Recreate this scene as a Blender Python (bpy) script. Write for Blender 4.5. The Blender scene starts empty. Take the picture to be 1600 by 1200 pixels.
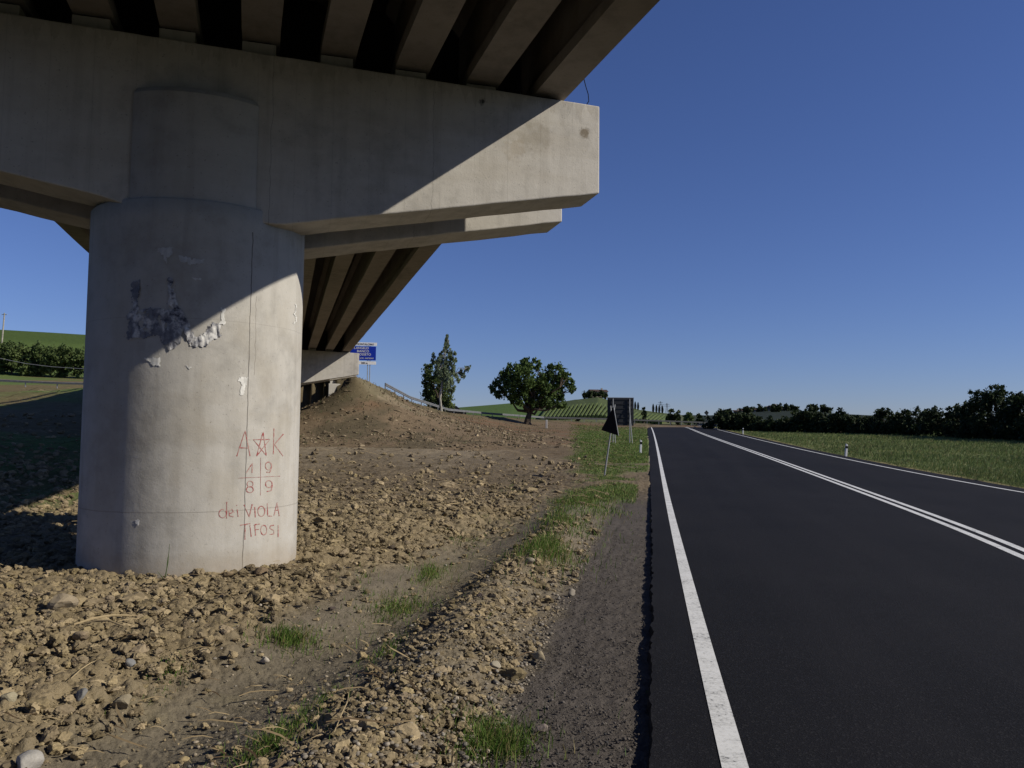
import bpy, math, random
import numpy as np
from mathutils import Vector, Matrix
random.seed(7); rng = np.random.default_rng(11)
S = bpy.context.scene; COL = S.collection

# ---------------------------------------------------------------- camera, sky, sun, exposure
FP = 1250.0; PITCH = math.atan(78/FP); ROLL = .01
cf = np.array([0, math.cos(PITCH), math.sin(PITCH)]); r0 = np.array([1, 0, 0.]); u0 = np.array([0, -math.sin(PITCH), math.cos(PITCH)])
cr = r0*math.cos(ROLL)+u0*math.sin(ROLL); cu = u0*math.cos(ROLL)-r0*math.sin(ROLL); CAM = np.array([0, 0, 1.6])
cam_data = bpy.data.cameras.new('camera'); cam = bpy.data.objects.new('camera', cam_data); COL.objects.link(cam)
cam_data.sensor_width = 36; cam_data.lens = FP/1600*36; cam_data.clip_end = 6000; cam_data.clip_start = .05
cam.matrix_world = Matrix(((cr[0], cu[0], -cf[0], 0), (cr[1], cu[1], -cf[1], 0), (cr[2], cu[2], -cf[2], 1.6), (0, 0, 0, 1)))
S.camera = cam
EL = math.radians(32.4); AZ = math.radians(103.0)          # azimuth clockwise from +Y
SUN = np.array([math.sin(AZ)*math.cos(EL), math.cos(AZ)*math.cos(EL), math.sin(EL)])
w = bpy.data.worlds.new('World'); S.world = w; w.use_nodes = True
wn = w.node_tree.nodes; wl = w.node_tree.links
sky = wn.new('ShaderNodeTexSky'); sky.sky_type = 'NISHITA'; sky.sun_disc = False
sky.sun_elevation = EL; sky.sun_rotation = AZ; sky.altitude = 300; sky.air_density = 1.0; sky.dust_density = .1; sky.ozone_density = 3.5
bg = wn['Background']; bg.inputs['Strength'].default_value = .055
tint = wn.new('ShaderNodeMix'); tint.data_type = 'RGBA'; tint.blend_type = 'MULTIPLY'; tint.inputs[0].default_value = 1; tint.inputs[7].default_value = (.92, 1.0, 1.5, 1)
wl.new(sky.outputs[0], tint.inputs[6]); wl.new(tint.outputs[2], bg.inputs['Color'])
sd = bpy.data.lights.new('sun', 'SUN'); sd.energy = 4.8; sd.angle = math.radians(.53); sd.color = (1, .93, .80)
so = bpy.data.objects.new('sun', sd); COL.objects.link(so); so.location = (30, -10, 30)
so.rotation_euler = Vector(SUN.tolist()).to_track_quat('Z', 'Y').to_euler()
S.view_settings.view_transform = 'Standard'; S.view_settings.look = 'None'; S.view_settings.gamma = 1; S.view_settings.exposure = 0
S.render.engine = 'CYCLES'; S.cycles.diffuse_bounces = 1; S.cycles.max_bounces = 6

def ray(x, y): return cf+cr*(x-800)/FP+cu*(600-y)/FP
def atY(x, y, Y): d = ray(x, y); return CAM+d*(Y/d[1])      # point at depth Y
def proj(P):
    d = np.asarray(P, float)-CAM; ww = d@cf; return 800+FP*(d@cr)/ww, 600-FP*(d@cu)/ww

# ---------------------------------------------------------------- noise (numpy)
def _h(ix, iy, s):
    n = (ix.astype(np.int64)*374761393+iy.astype(np.int64)*668265263+s*974711) & 0x7fffffff
    n = ((n ^ (n >> 13))*1274126177) & 0x7fffffff
    n = n ^ (n >> 16)
    return (n & 0xffffff)/float(0xffffff)
def vnoise(x, y, sc, s=0):
    x = np.asarray(x, float)/sc; y = np.asarray(y, float)/sc; ix = np.floor(x); iy = np.floor(y); fx = x-ix; fy = y-iy
    fx = fx*fx*(3-2*fx); fy = fy*fy*(3-2*fy)
    a = _h(ix, iy, s); b = _h(ix+1, iy, s); c = _h(ix, iy+1, s); d = _h(ix+1, iy+1, s)
    return (a+(b-a)*fx+(c-a)*fy+(a-b-c+d)*fx*fy)*2-1
def fbm(x, y, sc, o=4, s=0):
    v = 0; a = 1; t = 0
    for k in range(o): v = v+a*vnoise(x, y, sc/2**k, s+k*7); t += a; a *= .55
    return v/t
def bumps(x, y, sc, s=0, hgt=.5):                            # rounded clods: max over random domes
    x = x/sc; y = y/sc; ix = np.floor(x); iy = np.floor(y); out = np.zeros_like(x)
    for dx in (-1, 0, 1):
        for dy in (-1, 0, 1):
            cx = ix+dx; cy = iy+dy; px = cx+_h(cx, cy, s); py = cy+_h(cx, cy, s+1); r = .25+.5*_h(cx, cy, s+2)
            d2 = (x-px)**2+(y-py)**2
            out = np.maximum(out, np.sqrt(np.maximum(0, r*r-d2)))
    return out*sc*hgt
def ss(a, b, x): t = np.clip((x-a)/(b-a), 0, 1); return t*t*(3-2*t)

# ---------------------------------------------------------------- terrain
def zr(Y):
    Y = np.asarray(Y, float); Ye = .5*(Y+130-np.sqrt((Y-130)**2+400)); Ye0 = .5*(0+130-math.sqrt(130**2+400))
    f_ = lambda q: .015*((q-20)+np.sqrt((q-20)**2+100))
    return f_(Ye)-f_(Ye0)
def onroad(x, y):                                            # pixel of the photograph -> point on the road's plane
    d = ray(x, y); lo, hi = 1.0, 170.0
    g = lambda Y: CAM[2]+d[2]*Y/d[1]-float(zr(Y))
    Ys = np.geomspace(2.5, 170, 800); v = CAM[2]+d[2]*Ys/d[1]-zr(Ys); i = np.where(v < 0)[0]
    Y = Ys[i[0]] if len(i) else 140.
    return d[0]*Y/d[1], Y
PXL = [(1015, 1200), (1017, 1050), (1018, 900), (1018, 820), (1017, 760), (1015, 720), (1013, 695), (1012, 680), (1012, 670)]
PXE = [(1150, 1200), (1109, 1050), (1070, 900), (1055, 830), (1041, 765), (1031, 720), (1025, 690), (1020, 675), (1018, 668)]
PXC = [(1600, 868), (1450, 803), (1300, 749), (1250, 733), (1200, 716), (1160, 702), (1125, 687), (1100, 677), (1075, 669), (1060, 665)]
PXR = [(1600, 770), (1500, 752), (1400, 733), (1300, 713), (1200, 691), (1150, 678), (1120, 671), (1100, 667)]
YY = np.concatenate([[-14, -4], np.arange(2, 40, 1.), np.arange(40, 152, 3.)])
def edge(px, back):
    p = np.array([onroad(*q) for q in px]); p = p[np.argsort(p[:, 1])]
    keep = [0]
    for i in range(1, len(p)):
        if p[i, 1] > p[keep[-1], 1]+.8 and p[i, 1] < 128: keep.append(i)
    p = p[keep]
    q = np.polyfit(np.sqrt(p[:, 1]), p[:, 0], 3, w=1/np.sqrt(p[:, 1])); f_ = lambda y: np.polyval(q, np.sqrt(np.maximum(y, .01)))
    y0, y1 = p[0, 1], min(p[-1, 1], 110.); e = (f_(y1)-f_(y1-15))/15
    e0 = (f_(y0+1.5)-f_(y0))/1.5; u = np.minimum(YY-y0, 0); ub = np.maximum(u, -10); v = np.where(YY < y0, f_(y0)+back*u+(e0-back)*(ub+ub*ub/20), np.where(YY > y1, f_(y1)+e*(YY-y1), f_(YY)))
    return v
EL_ = edge(PXL, .176); EE_ = edge(PXE, .172); EC_ = edge(PXC, .25); ER_ = edge(PXR, .24)
XL = lambda Y: np.interp(Y, YY, EL_)
XR = lambda Y: np.interp(Y, YY, ER_+.72)

# bridge frame: local x across the deck, local y along it (away), origin at the near pier
A = np.array([-.2743, .96164]); Cc = np.array([.96164, .2743]); PC = np.array([-4.2819, 10.8588]); PR = 1.363; GZ = -.15
def LT(X, Y): return (X-PC[0])*Cc[0]+(Y-PC[1])*Cc[1], (X-PC[0])*A[0]+(Y-PC[1])*A[1]

RIDGE = [(556, 588, 52), (600, 607, 58), (640, 627, 68), (700, 645, 84), (760, 650, 98), (850, 656, 112), (945, 660, 125), (1080, 664, 143), (1110, 665, 150)]
RP = np.array([atY(*q) for q in RIDGE]); RP = np.vstack([RP, RP[-1]+np.array([40, 14, -.5])])
def ridge(X, Y):
    best = np.full(np.shape(X), 1e9); zz = np.zeros(np.shape(X)); sg = np.ones(np.shape(X)); st = np.zeros(np.shape(X), bool)
    for i in range(len(RP)-1):
        p, q = RP[i, :2], RP[i+1, :2]; d = q-p; L2 = d@d
        t = np.clip(((X-p[0])*d[0]+(Y-p[1])*d[1])/L2, 0, 1)
        ex = X-(p[0]+t*d[0]); ey = Y-(p[1]+t*d[1]); r = np.hypot(ex, ey)
        m = r < best; best = np.where(m, r, best); zz = np.where(m, RP[i, 2]+t*(RP[i+1, 2]-RP[i, 2]), zz)
        sg = np.where(m, np.sign(d[0]*ey-d[1]*ex), sg); st = np.where(m, (i == 0) & (t <= 0), st)
    return best*np.where(st, -1, sg), zz                                       # positive = beyond the ridge line
CREST = np.array([(-900, 470), (-300, 495), (0, 517), (130, 536), (300, 560), (480, 600), (600, 632), (650, 641), (710, 638), (800, 630), (860, 631), (900, 625), (935, 621), (965, 632), (1000, 642), (1060, 650),
                  (1110, 651), (1150, 648), (1200, 645), (1250, 646), (1310, 651), (1400, 655), (1600, 662), (2400, 665)], float)
MY = np.array([(-50, -.2), (15, -.2), (20, 0), (40, 1.9), (60, 3.8), (99, 6.1), (144, 9.9), (190, 17), (255, 29), (400, 36), (3000, 40)])
def pxof(X, Y): return 800+FP*np.clip(np.where(Y > .5, X/np.maximum(Y, .5), np.sign(X)*3), -1.5, 1.1)
def terr(X, Y):
    X = np.asarray(X, float); Y = np.asarray(Y, float); z = zr(Y)-.065
    az = pxof(X, Y); r = np.hypot(X, Y)
    D = XL(Y)-X; near = 1-ss(14, 24, Y)
    # verge, berm, ditch, clod field on the left of the road
    berm = np.exp(-((D-1.55-.12*np.sin(Y*.9))/.38)**2)*.13
    ditch = -np.exp(-((D-2.75-.2*np.sin(Y*.5))/.7)**2)*.22
    z = z+np.where(D > 0, near*(berm+ditch)-.08*ss(2.5, 4, D), 0)
    Dr = X-XR(Y); z = z-.10*ss(.3, 1.2, Dr)+.28*ss(3, 22, Dr)*ss(10, 30, Y)-.03*ss(0, .2, Dr)
    # meadow that climbs on the left
    wl_ = 1-ss(240, 430, az); zm = np.interp(np.hypot(X*.9, Y), MY[:, 0], MY[:, 1]); z = z*(1-wl_*ss(14, 24, r))+zm*wl_*ss(14, 24, r)
    # far hills
    yc = np.interp(az, CREST[:, 0], CREST[:, 1]); hz = 678+.01*(az-800)
    rc = 350.; zc = 1.6+(hz-yc)/FP*rc; wf = ss(165, rc, r)
    zf = z+(zc+(r-rc)*.004*(r > rc)-z)*wf
    z = np.where(wl_ > .5, np.where(r > 250, np.maximum(z, z), z), zf)*1.0
    z = np.where((wl_ > 0) & (wl_ <= .5), zf, z)
    z = z+.5*fbm(X, Y, 60, 2, 5)*ss(150, 300, r)
    # crossing road bank
    z0 = z
    sd_, zt = ridge(X, Y); far_ = np.maximum(0, sd_-9)
    zb = np.where(sd_ < 0, z+np.maximum(0, zt-z)*np.exp(np.minimum(0, sd_)/5.0), zt-far_*.35)
    band = ss(2400, 1900, np.abs(az-0)+0*az)
    k = (sd_ > -40) & (Y > 20)
    zb = zb+.12*fbm(X, Y, 3, 3, 9)*(sd_ < 0)
    z = np.where(k, np.maximum(z, zb), z)
    # bridge abutment mound
    L, T = LT(X, Y)
    side = np.maximum(0, np.maximum(L-4.7, -4.4-L)); fr = np.maximum(0, 47.2-T)
    rm = np.hypot(side*np.where(L > 0, .80, 1), fr)+.5*fbm(X, Y, 4, 3, 17); rm = np.maximum(rm, 0); hm = np.maximum(0, 7.0-z0)*np.maximum(0, np.exp(-rm/4.6)-.02)+(.34*fbm(X, Y, 2.0, 6, 3)+.25*fbm(X, Y, 7, 2, 8)-.22*np.abs(fbm(X, Y*.4, 1.6, 4, 91)))*np.exp(-rm/7.)
    zmo = np.where((T > 8) & (T < 120), z0+hm*ss(10, 34, T)*(1-ss(105, 120, T))*(1-ss(14, 22, L)), z0); d_ = (zmo-z)/.35
    z = np.where(d_ > 20, zmo, z+.35*np.log1p(np.exp(np.minimum(d_, 20)))-.35*math.log(2)*np.exp(-np.abs(d_)))
    return z
def ground_pt(x, y):
    d = ray(x, y); Ys = np.geomspace(2.5, 320, 3000); P = CAM[None]+d[None]*(Ys/d[1])[:, None]
    v = P[:, 2]-terr(P[:, 0], P[:, 1]); i = np.where(v < 0)[0]; i = i[0] if len(i) else -1
    return P[i]

# ---------------------------------------------------------------- mesh helpers
def mesh_np(name, V, F, mat, cols=None, smooth=False, parent=None):
    me = bpy.data.meshes.new(name); V = np.asarray(V, np.float32); F = np.asarray(F, np.int32); n, k = F.shape
    me.vertices.add(len(V)); me.vertices.foreach_set('co', V.ravel())
    me.loops.add(n*k); me.loops.foreach_set('vertex_index', F.ravel())
    me.polygons.add(n); me.polygons.foreach_set('loop_start', np.arange(0, n*k, k, dtype=np.int32))
    me.polygons.foreach_set('loop_total', np.full(n, k, np.int32)); me.polygons.foreach_set('use_smooth', np.full(n, smooth))
    if cols is not None:
        c = np.ones((len(V), 4), np.float32); c[:, :3] = cols; at = me.color_attributes.new('Col', 'FLOAT_COLOR', 'POINT'); at.data.foreach_set('color', c.ravel())
    me.update(calc_edges=True); me.materials.append(mat)
    o = bpy.data.objects.new(name, me); COL.objects.link(o)
    if parent is not None: o.parent = parent
    return o
class MB:
    def __init__(s): s.v = []; s.f = []
    def add(s, vs, fs): b = len(s.v); s.v += [tuple(map(float, q)) for q in vs]; s.f += [tuple(i+b for i in q) for q in fs]; return s
    def hexa(s, p): return s.add(p, [(0, 3, 2, 1), (4, 5, 6, 7), (0, 1, 5, 4), (1, 2, 6, 5), (2, 3, 7, 6), (3, 0, 4, 7)])
    def box(s, x0, x1, y0, y1, z0, z1): return s.hexa([(x0, y0, z0), (x1, y0, z0), (x1, y1, z0), (x0, y1, z0), (x0, y0, z1), (x1, y0, z1), (x1, y1, z1), (x0, y1, z1)])
    def tube(s, pts, rad, n=8, cap=True):
        pts = [Vector(p) for p in pts]; rad = rad if hasattr(rad, '__len__') else [rad]*len(pts); rings = []
        up = Vector((.13, .97, .2)).normalized()
        for i, p in enumerate(pts):
            t = (pts[min(i+1, len(pts)-1)]-pts[max(i-1, 0)]).normalized(); a = t.cross(up)
            if a.length < .1: a = t.cross(Vector((1, 0, 0)))
            a.normalize(); b = t.cross(a)
            rings.append([p+(a*math.cos(2*math.pi*k/n)+b*math.sin(2*math.pi*k/n))*rad[i] for k in range(n)])
        vs = [q for r_ in rings for q in r_]; fs = []
        for i in range(len(pts)-1):
            for k in range(n): fs.append((i*n+k, i*n+(k+1) % n, (i+1)*n+(k+1) % n, (i+1)*n+k))
        if cap: fs += [tuple(range(n-1, -1, -1)), tuple(range((len(pts)-1)*n, len(pts)*n))]
        return s.add(vs, fs)
    def extr(s, prof, path, close=True):                     # prof: list of (side, up) ; path: list of 3D points
        path = [Vector(p) for p in path]; n = len(prof); vs = []
        for i, p in enumerate(path):
            t = path[min(i+1, len(path)-1)]-path[max(i-1, 0)]; t.z = 0; t.normalize(); sd_ = Vector((t.y, -t.x, 0))
            vs += [p+sd_*a+Vector((0, 0, b)) for a, b in prof]
        fs = []
        for i in range(len(path)-1):
            for k in range(n if close else n-1): fs.append((i*n+k, i*n+(k+1) % n, (i+1)*n+(k+1) % n, (i+1)*n+k))
        if close: fs += [tuple(range(n-1, -1, -1)), tuple(range((len(path)-1)*n, len(path)*n))]
        return s.add(vs, fs)
    def build(s, name, mat, parent=None, smooth=False, bevel=0, seg=2):
        me = bpy.data.meshes.new(name); me.from_pydata(s.v, [], s.f); me.update(); me.materials.append(mat)
        if smooth:
            me.polygons.foreach_set('use_smooth', np.full(len(me.polygons), True))
        o = bpy.data.objects.new(name, me); COL.objects.link(o)
        if parent is not None: o.parent = parent
        if bevel:
            m = o.modifiers.new('bevel', 'BEVEL'); m.width = bevel; m.segments = seg; m.limit_method = 'ANGLE'
        return o
def tag(o, label=None, cat=None, group=None, kind=None):
    if label: o['label'] = label
    if cat: o['category'] = cat
    if group: o['group'] = group
    if kind: o['kind'] = kind
    return o
def empty(name, loc, rz=0):
    o = bpy.data.objects.new(name, None); COL.objects.link(o); o.location = [float(q) for q in loc]; o.rotation_euler = (0, 0, rz); o.empty_display_size = .2; return o
def copy_tree(o, parent=None):
    c = o.copy(); COL.objects.link(c)
    if parent is not None: c.parent = parent
    for ch in list(o.children): copy_tree(ch, c)
    return c

# ---------------------------------------------------------------- materials
class NT:
    def __init__(s, name, rough=.9, spec=.2):
        s.m = bpy.data.materials.new(name); s.m.use_nodes = True; s.t = s.m.node_tree; s.b = s.t.nodes['Principled BSDF']
        s.b.inputs['Roughness'].default_value = rough; s.b.inputs['Specular IOR Level'].default_value = spec
    def n(s, typ, **kw):
        q = s.t.nodes.new(typ)
        for k, v in kw.items():
            if k.startswith('i_'): q.inputs[k[2:].replace('_', ' ')].default_value = v
            else: setattr(q, k, v)
        return q
    def l(s, a, b): s.t.links.new(a, b)
    def noise(s, vec, scale, detail=4, rough=.6): q = s.n('ShaderNodeTexNoise', i_Scale=scale, i_Detail=detail, i_Roughness=rough); s.l(vec, q.inputs['Vector']); return q.outputs['Fac']
    def math(s, op, a, b=None, c=None, clamp=False):
        q = s.n('ShaderNodeMath', operation=op, use_clamp=clamp)
        for i, v in enumerate((a, b, c)):
            if v is None: continue
            if isinstance(v, (int, float)): q.inputs[i].default_value = v
            else: s.l(v, q.inputs[i])
        return q.outputs[0]
    def ramp(s, fac, stops):
        q = s.n('ShaderNodeValToRGB'); s.l(fac, q.inputs[0]); e = q.color_ramp.elements
        while len(e) < len(stops): e.new(.5)
        for i, (p, c) in enumerate(stops): e[i].position = p; e[i].color = (*c, 1) if len(c) == 3 else c
        return q.outputs[0]
    def mix(s, fac, a, b, mode='MIX'):
        q = s.n('ShaderNodeMix', data_type='RGBA', blend_type=mode)
        for i, v in ((0, fac), (6, a), (7, b)):
            if isinstance(v, (int, float)): q.inputs[i].default_value = v
            elif isinstance(v, tuple): q.inputs[i].default_value = (*v, 1)
            else: s.l(v, q.inputs[i])
        return q.outputs[2]
    def base(s, c):
        if isinstance(c, tuple): s.b.inputs['Base Color'].default_value = (*c, 1)
        else: s.l(c, s.b.inputs['Base Color'])
    def bump(s, h, st=.3, dist=.02):
        q = s.n('ShaderNodeBump', i_Strength=st, i_Distance=dist); s.l(h, q.inputs['Height']); s.l(q.outputs[0], s.b.inputs['Normal'])
    def obj(s): return s.n('ShaderNodeTexCoord').outputs['Object']
def mapping(t, vec, sc): q = t.n('ShaderNodeMapping'); q.inputs['Scale'].default_value = sc; t.l(vec, q.inputs['Vector']); return q.outputs[0]
def plain(name, col, rough=.7, var=.15, sc=8, metal=0):
    t = NT(name, rough); v = t.obj(); f = t.noise(v, sc); a = tuple(c*(1-var) for c in col); b = tuple(min(1, c*(1+var)) for c in col)
    t.base(t.ramp(f, [(.3, a), (.7, b)])); t.b.inputs['Metallic'].default_value = metal; return t.m
def concrete(name, base, pier=False, stain=1.0, spots=(), vl=()):
    t = NT(name, .88, .15); v = t.obj()
    big = t.noise(v, .7, 5, .6); mid = t.noise(v, 4, 6, .65); fine = t.noise(v, 60, 4, .7)
    st = t.noise(mapping(t, v, (5, 5, .35)), 1.0, 5, .6)     # vertical runs
    hz = t.noise(mapping(t, v, (.5, .5, 3.2)), 1.0, 3, .5)
    d = tuple(c*.72 for c in base); l_ = tuple(min(1, c*1.12) for c in base)
    c = t.ramp(t.math('ADD', t.math('MULTIPLY', big, .55), t.math('MULTIPLY', mid, .45)), [(.34, d), (.5, base), (.68, l_)])
    c = t.mix(t.ramp(st, [(.5, (0, 0, 0)), (.75, (.38*stain,)*3)]), c, (base[0]*.55, base[1]*.53, base[2]*.50))
    c = t.mix(t.ramp(hz, [(.52, (0, 0, 0)), (.7, (.22*stain,)*3)]), c, (base[0]*.72, base[1]*.66, base[2]*.56))
    pit = t.noise(v, 38, 2, .5); c = t.mix(t.ramp(pit, [(.68, (0, 0, 0)), (.73, (.6,)*3)]), c, tuple(q*.45 for q in base))
    for (sx, sy, sz, r_, col_, am) in spots:
        q = t.n('ShaderNodeVectorMath', operation='DISTANCE'); t.l(v, q.inputs[0]); q.inputs[1].default_value = (sx, sy, sz)
        dd = t.math('ADD', q.outputs['Value'], t.math('MULTIPLY', t.math('SUBTRACT', t.noise(v, 9, 4, .6), .5), r_*3.2))
        c = t.mix(t.ramp(dd, [(r_*.5, (am,)*3), (r_*1.15, (0, 0, 0))]), c, col_)
    h = t.math('ADD', t.math('MULTIPLY', fine, .25), mid)
    if pier:
        sp = t.n('ShaderNodeSeparateXYZ'); t.l(v, sp.inputs[0]); x, y, z = sp.outputs
        wob = t.math('MULTIPLY', t.math('SUBTRACT', t.noise(v, 2.2, 3), .5), .05)
        fr = t.math('LESS_THAN', y, 0.0)
        def line(val, pos, wd, wb=1): return t.math('LESS_THAN', t.math('ABSOLUTE', t.math('ADD', t.math('SUBTRACT', val, pos), t.math('MULTIPLY', wob, wb))), wd)
        s1 = t.math('MULTIPLY', t.math('MULTIPLY', line(x, SEAM, .0052), fr), t.math('LESS_THAN', z, 4.1))
        s2 = line(z, .63, .006, .25)
        s3 = line(z, 2.95, .004, .25)
        s4 = t.math('MULTIPLY', t.math('MULTIPLY', line(x, SEAM+.07, .003, 2.0), fr), t.math('MULTIPLY', t.math('GREATER_THAN', z, 2.3), t.math('LESS_THAN', z, 3.3)))
        c = t.mix(t.math('MULTIPLY', s1, .75), c, (.06, .055, .05)); c = t.mix(t.math('MULTIPLY', s2, .35), c, (.1, .09, .08)); c = t.mix(t.math('MULTIPLY', s3, .2), c, (.1, .09, .08))
        c = t.mix(t.math('MULTIPLY', s4, .5), c, (.08, .07, .06))
        dirt = t.ramp(t.math('ADD', z, t.math('MULTIPLY', t.noise(v, 6, 4), .35)), [(.0, (.6,)*3), (.38, (0, 0, 0))])
        c = t.mix(dirt, c, (.27, .21, .14))
        pat = t.ramp(t.noise(mapping(t, v, (1, 1, .6)), 1.6, 4, .55), [(.5, (0, 0, 0)), (.62, (.33,)*3)])
        c = t.mix(pat, c, (base[0]*.78, base[1]*.73, base[2]*.64))
    if vl:
        sp = t.n('ShaderNodeSeparateXYZ'); t.l(v, sp.inputs[0]); x, y, z = sp.outputs
        wob = t.math('MULTIPLY', t.math('SUBTRACT', t.noise(v, 3.1, 4), .5), .12)
        for pos, wd, am, wv in vl:
            q = t.math('LESS_THAN', t.math('ABSOLUTE', t.math('ADD', t.math('SUBTRACT', x, pos), t.math('MULTIPLY', wob, wv))), wd); c = t.mix(t.math('MULTIPLY', q, am), c, (.07, .065, .06))
        tz = t.ramp(t.math('ADD', t.math('ADD', z, t.math('MULTIPLY', x, .025)), t.math('MULTIPLY', t.noise(mapping(t, v, (4, 4, .8)), 1.5, 5), .5)), [(0, (0, 0, 0)), (1, (1, 1, 1))])
        drip = t.math('MULTIPLY', t.math('GREATER_THAN', t.math('ADD', t.math('ADD', z, t.math('MULTIPLY', x, .025)), t.math('MULTIPLY', t.noise(mapping(t, v, (7, 7, .4)), 1.3, 5), 1.1)), 6.93), .28)
        c = t.mix(drip, c, (base[0]*.55, base[1]*.52, base[2]*.48))
        board = t.math('LESS_THAN', t.math('ABSOLUTE', t.math('SUBTRACT', t.math('FRACT', t.math('MULTIPLY', x, 2.1)), .5)), .012); c = t.mix(t.math('MULTIPLY', board, t.math('MULTIPLY', t.noise(v, 1.3, 3), .22)), c, (.1, .09, .08))
    t.base(c); t.bump(h, .45, .015); return t.m
def attr_mat(name, rough=.95, amp=.35, sc=(3, 30), bump=.4, dist=.03, spec=.1):
    t = NT(name, rough, spec); v = t.obj(); a = t.n('ShaderNodeAttribute', attribute_name='Col').outputs['Color']
    f = t.math('ADD', t.math('MULTIPLY', t.noise(v, sc[0], 5, .65), .5), t.math('MULTIPLY', t.noise(v, sc[1], 5, .7), .5))
    k = t.math('ADD', t.math('MULTIPLY', f, 2*amp*2), 1-2*amp)
    cc = t.n('ShaderNodeCombineColor'); [t.l(k, cc.inputs[i]) for i in range(3)]
    t.base(t.mix(1.0, a, cc.outputs[0], 'MULTIPLY'))
    if bump: t.bump(f, bump, dist)
    return t.m
def leaf_mat(name, c1, c2, trans=.25, sc=.8):
    t = NT(name, .7, .2); v = t.n('ShaderNodeTexCoord').outputs['Object']; f = t.noise(v, sc, 3); 
    col = t.ramp(f, [(.35, c1), (.65, c2)]); t.base(col)
    tr = t.n('ShaderNodeBsdfTranslucent'); t.l(col, tr.inputs['Color']); ms = t.n('ShaderNodeMixShader'); ms.inputs[0].default_value = trans
    out = t.t.nodes['Material Output']; t.l(t.b.outputs[0], ms.inputs[1]); t.l(tr.outputs[0], ms.inputs[2]); t.l(ms.outputs[0], out.inputs[0]); return t.m

# pier surface helpers (pixel of the photograph -> point on the round pier, pier-local)
def on_pier(x, y, off=0.0):
    d = ray(x, y); R = PR+off; a = d[0]**2+d[1]**2; b = -2*(d[0]*PC[0]+d[1]*PC[1]); q = PC@PC-R*R; disc = max(0, b*b-4*a*q)
    t = (-b-math.sqrt(disc))/2/a; P = CAM+d*t; L, T = LT(P[0], P[1]); return float(L), float(T), float(P[2])
SEAM = on_pier(388, 600)[0]

M = {}
M['pier'] = concrete('pier_concrete', (.43, .41, .375), pier=True)
M['beam'] = concrete('beam_concrete', (.52, .49, .44), stain=1.1, vl=[(3.0, .004, .35, 1.), (.9, .004, .4, .6)], spots=[(5.2, -1.09, 5.93, .075, (.2, .165, .12), .9), (4.45, -1.09, 5.75, .22, (.36, .325, .27), .7), (4.15, -1.09, 5.55, .15, (.40, .35, .28), .6), (3.68, -1.09, 6.18, .05, (.03, .03, .03), 1.)])
M['girder'] = concrete('girder_concrete', (.27, .24, .21))  # tone lowered to deepen the shade under the deck
M['deck'] = concrete('deck_concrete', (.08, .072, .065))  # near-black colour carries the shade of the deck underside and voids
M['metal'] = plain('galvanised_steel', (.26, .27, .28), .6, .2, 5, .2)
M['railm'] = plain('rail_steel', (.15, .155, .165), .7, .25, 3, 0)
M['raild'] = plain('shaded_rail_steel', (.05, .052, .055), .7, .3, 3, 0)  # darker steel, with the rail's shaded side put into the colour
M['dark'] = plain('dark_sign_back', (.03, .032, .036), .6)
M['black'] = plain('black_paint', (.010, .010, .012), .95)
M['white'] = plain('white_paint', (.75, .75, .74), .5, .08)
M['blue'] = plain('sign_blue', (.008, .03, .33), .4, .05)
M['bark'] = plain('bark', (.07, .052, .038), .95, .4, 3)
M['pbark'] = plain('pale_bark', (.32, .30, .26), .9, .3, 3)
M['leaf_oak'] = leaf_mat('oak_leaves', (.045, .078, .018), (.10, .15, .04), .3)
M['leaf_dark'] = leaf_mat('dark_leaves', (.016, .027, .010), (.042, .062, .02), .18, .5)
M['leaf_pop'] = leaf_mat('poplar_leaves', (.13, .17, .09), (.27, .33, .20), .45)
M['leaf_mid'] = leaf_mat('scrub_leaves', (.075, .11, .035), (.15, .19, .065), .35, .3)
M['leaf_cyp'] = leaf_mat('cypress_leaves', (.008, .014, .007), (.015, .025, .011), .05)
M['roof'] = plain('tile_roof', (.075, .05, .042), .9, .3, 1)
M['wall'] = plain('plaster', (.32, .28, .23), .9, .15, 1)
M['glass'] = plain('dark_glass', (.02, .022, .026), .15, .1)
M['ground'] = attr_mat('soil', .95, .34, (5, 48), .9, .03)
M['clod'] = attr_mat('clod_soil', .95, .3, (14, 90), .5, .01)
M['straw'] = attr_mat('straw', .8, .1, (9, 60), 0)
def blade_mat(name):
    t = NT(name, .6, .2); a = t.n('ShaderNodeAttribute', attribute_name='Col').outputs['Color']; t.base(a)
    tr = t.n('ShaderNodeBsdfTranslucent'); t.l(a, tr.inputs['Color']); ms = t.n('ShaderNodeMixShader'); ms.inputs[0].default_value = .3
    t.l(t.b.outputs[0], ms.inputs[1]); t.l(tr.outputs[0], ms.inputs[2]); t.l(ms.outputs[0], t.t.nodes['Material Output'].inputs[0]); return t.m
M['grass'] = blade_mat('grass_blades')
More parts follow.
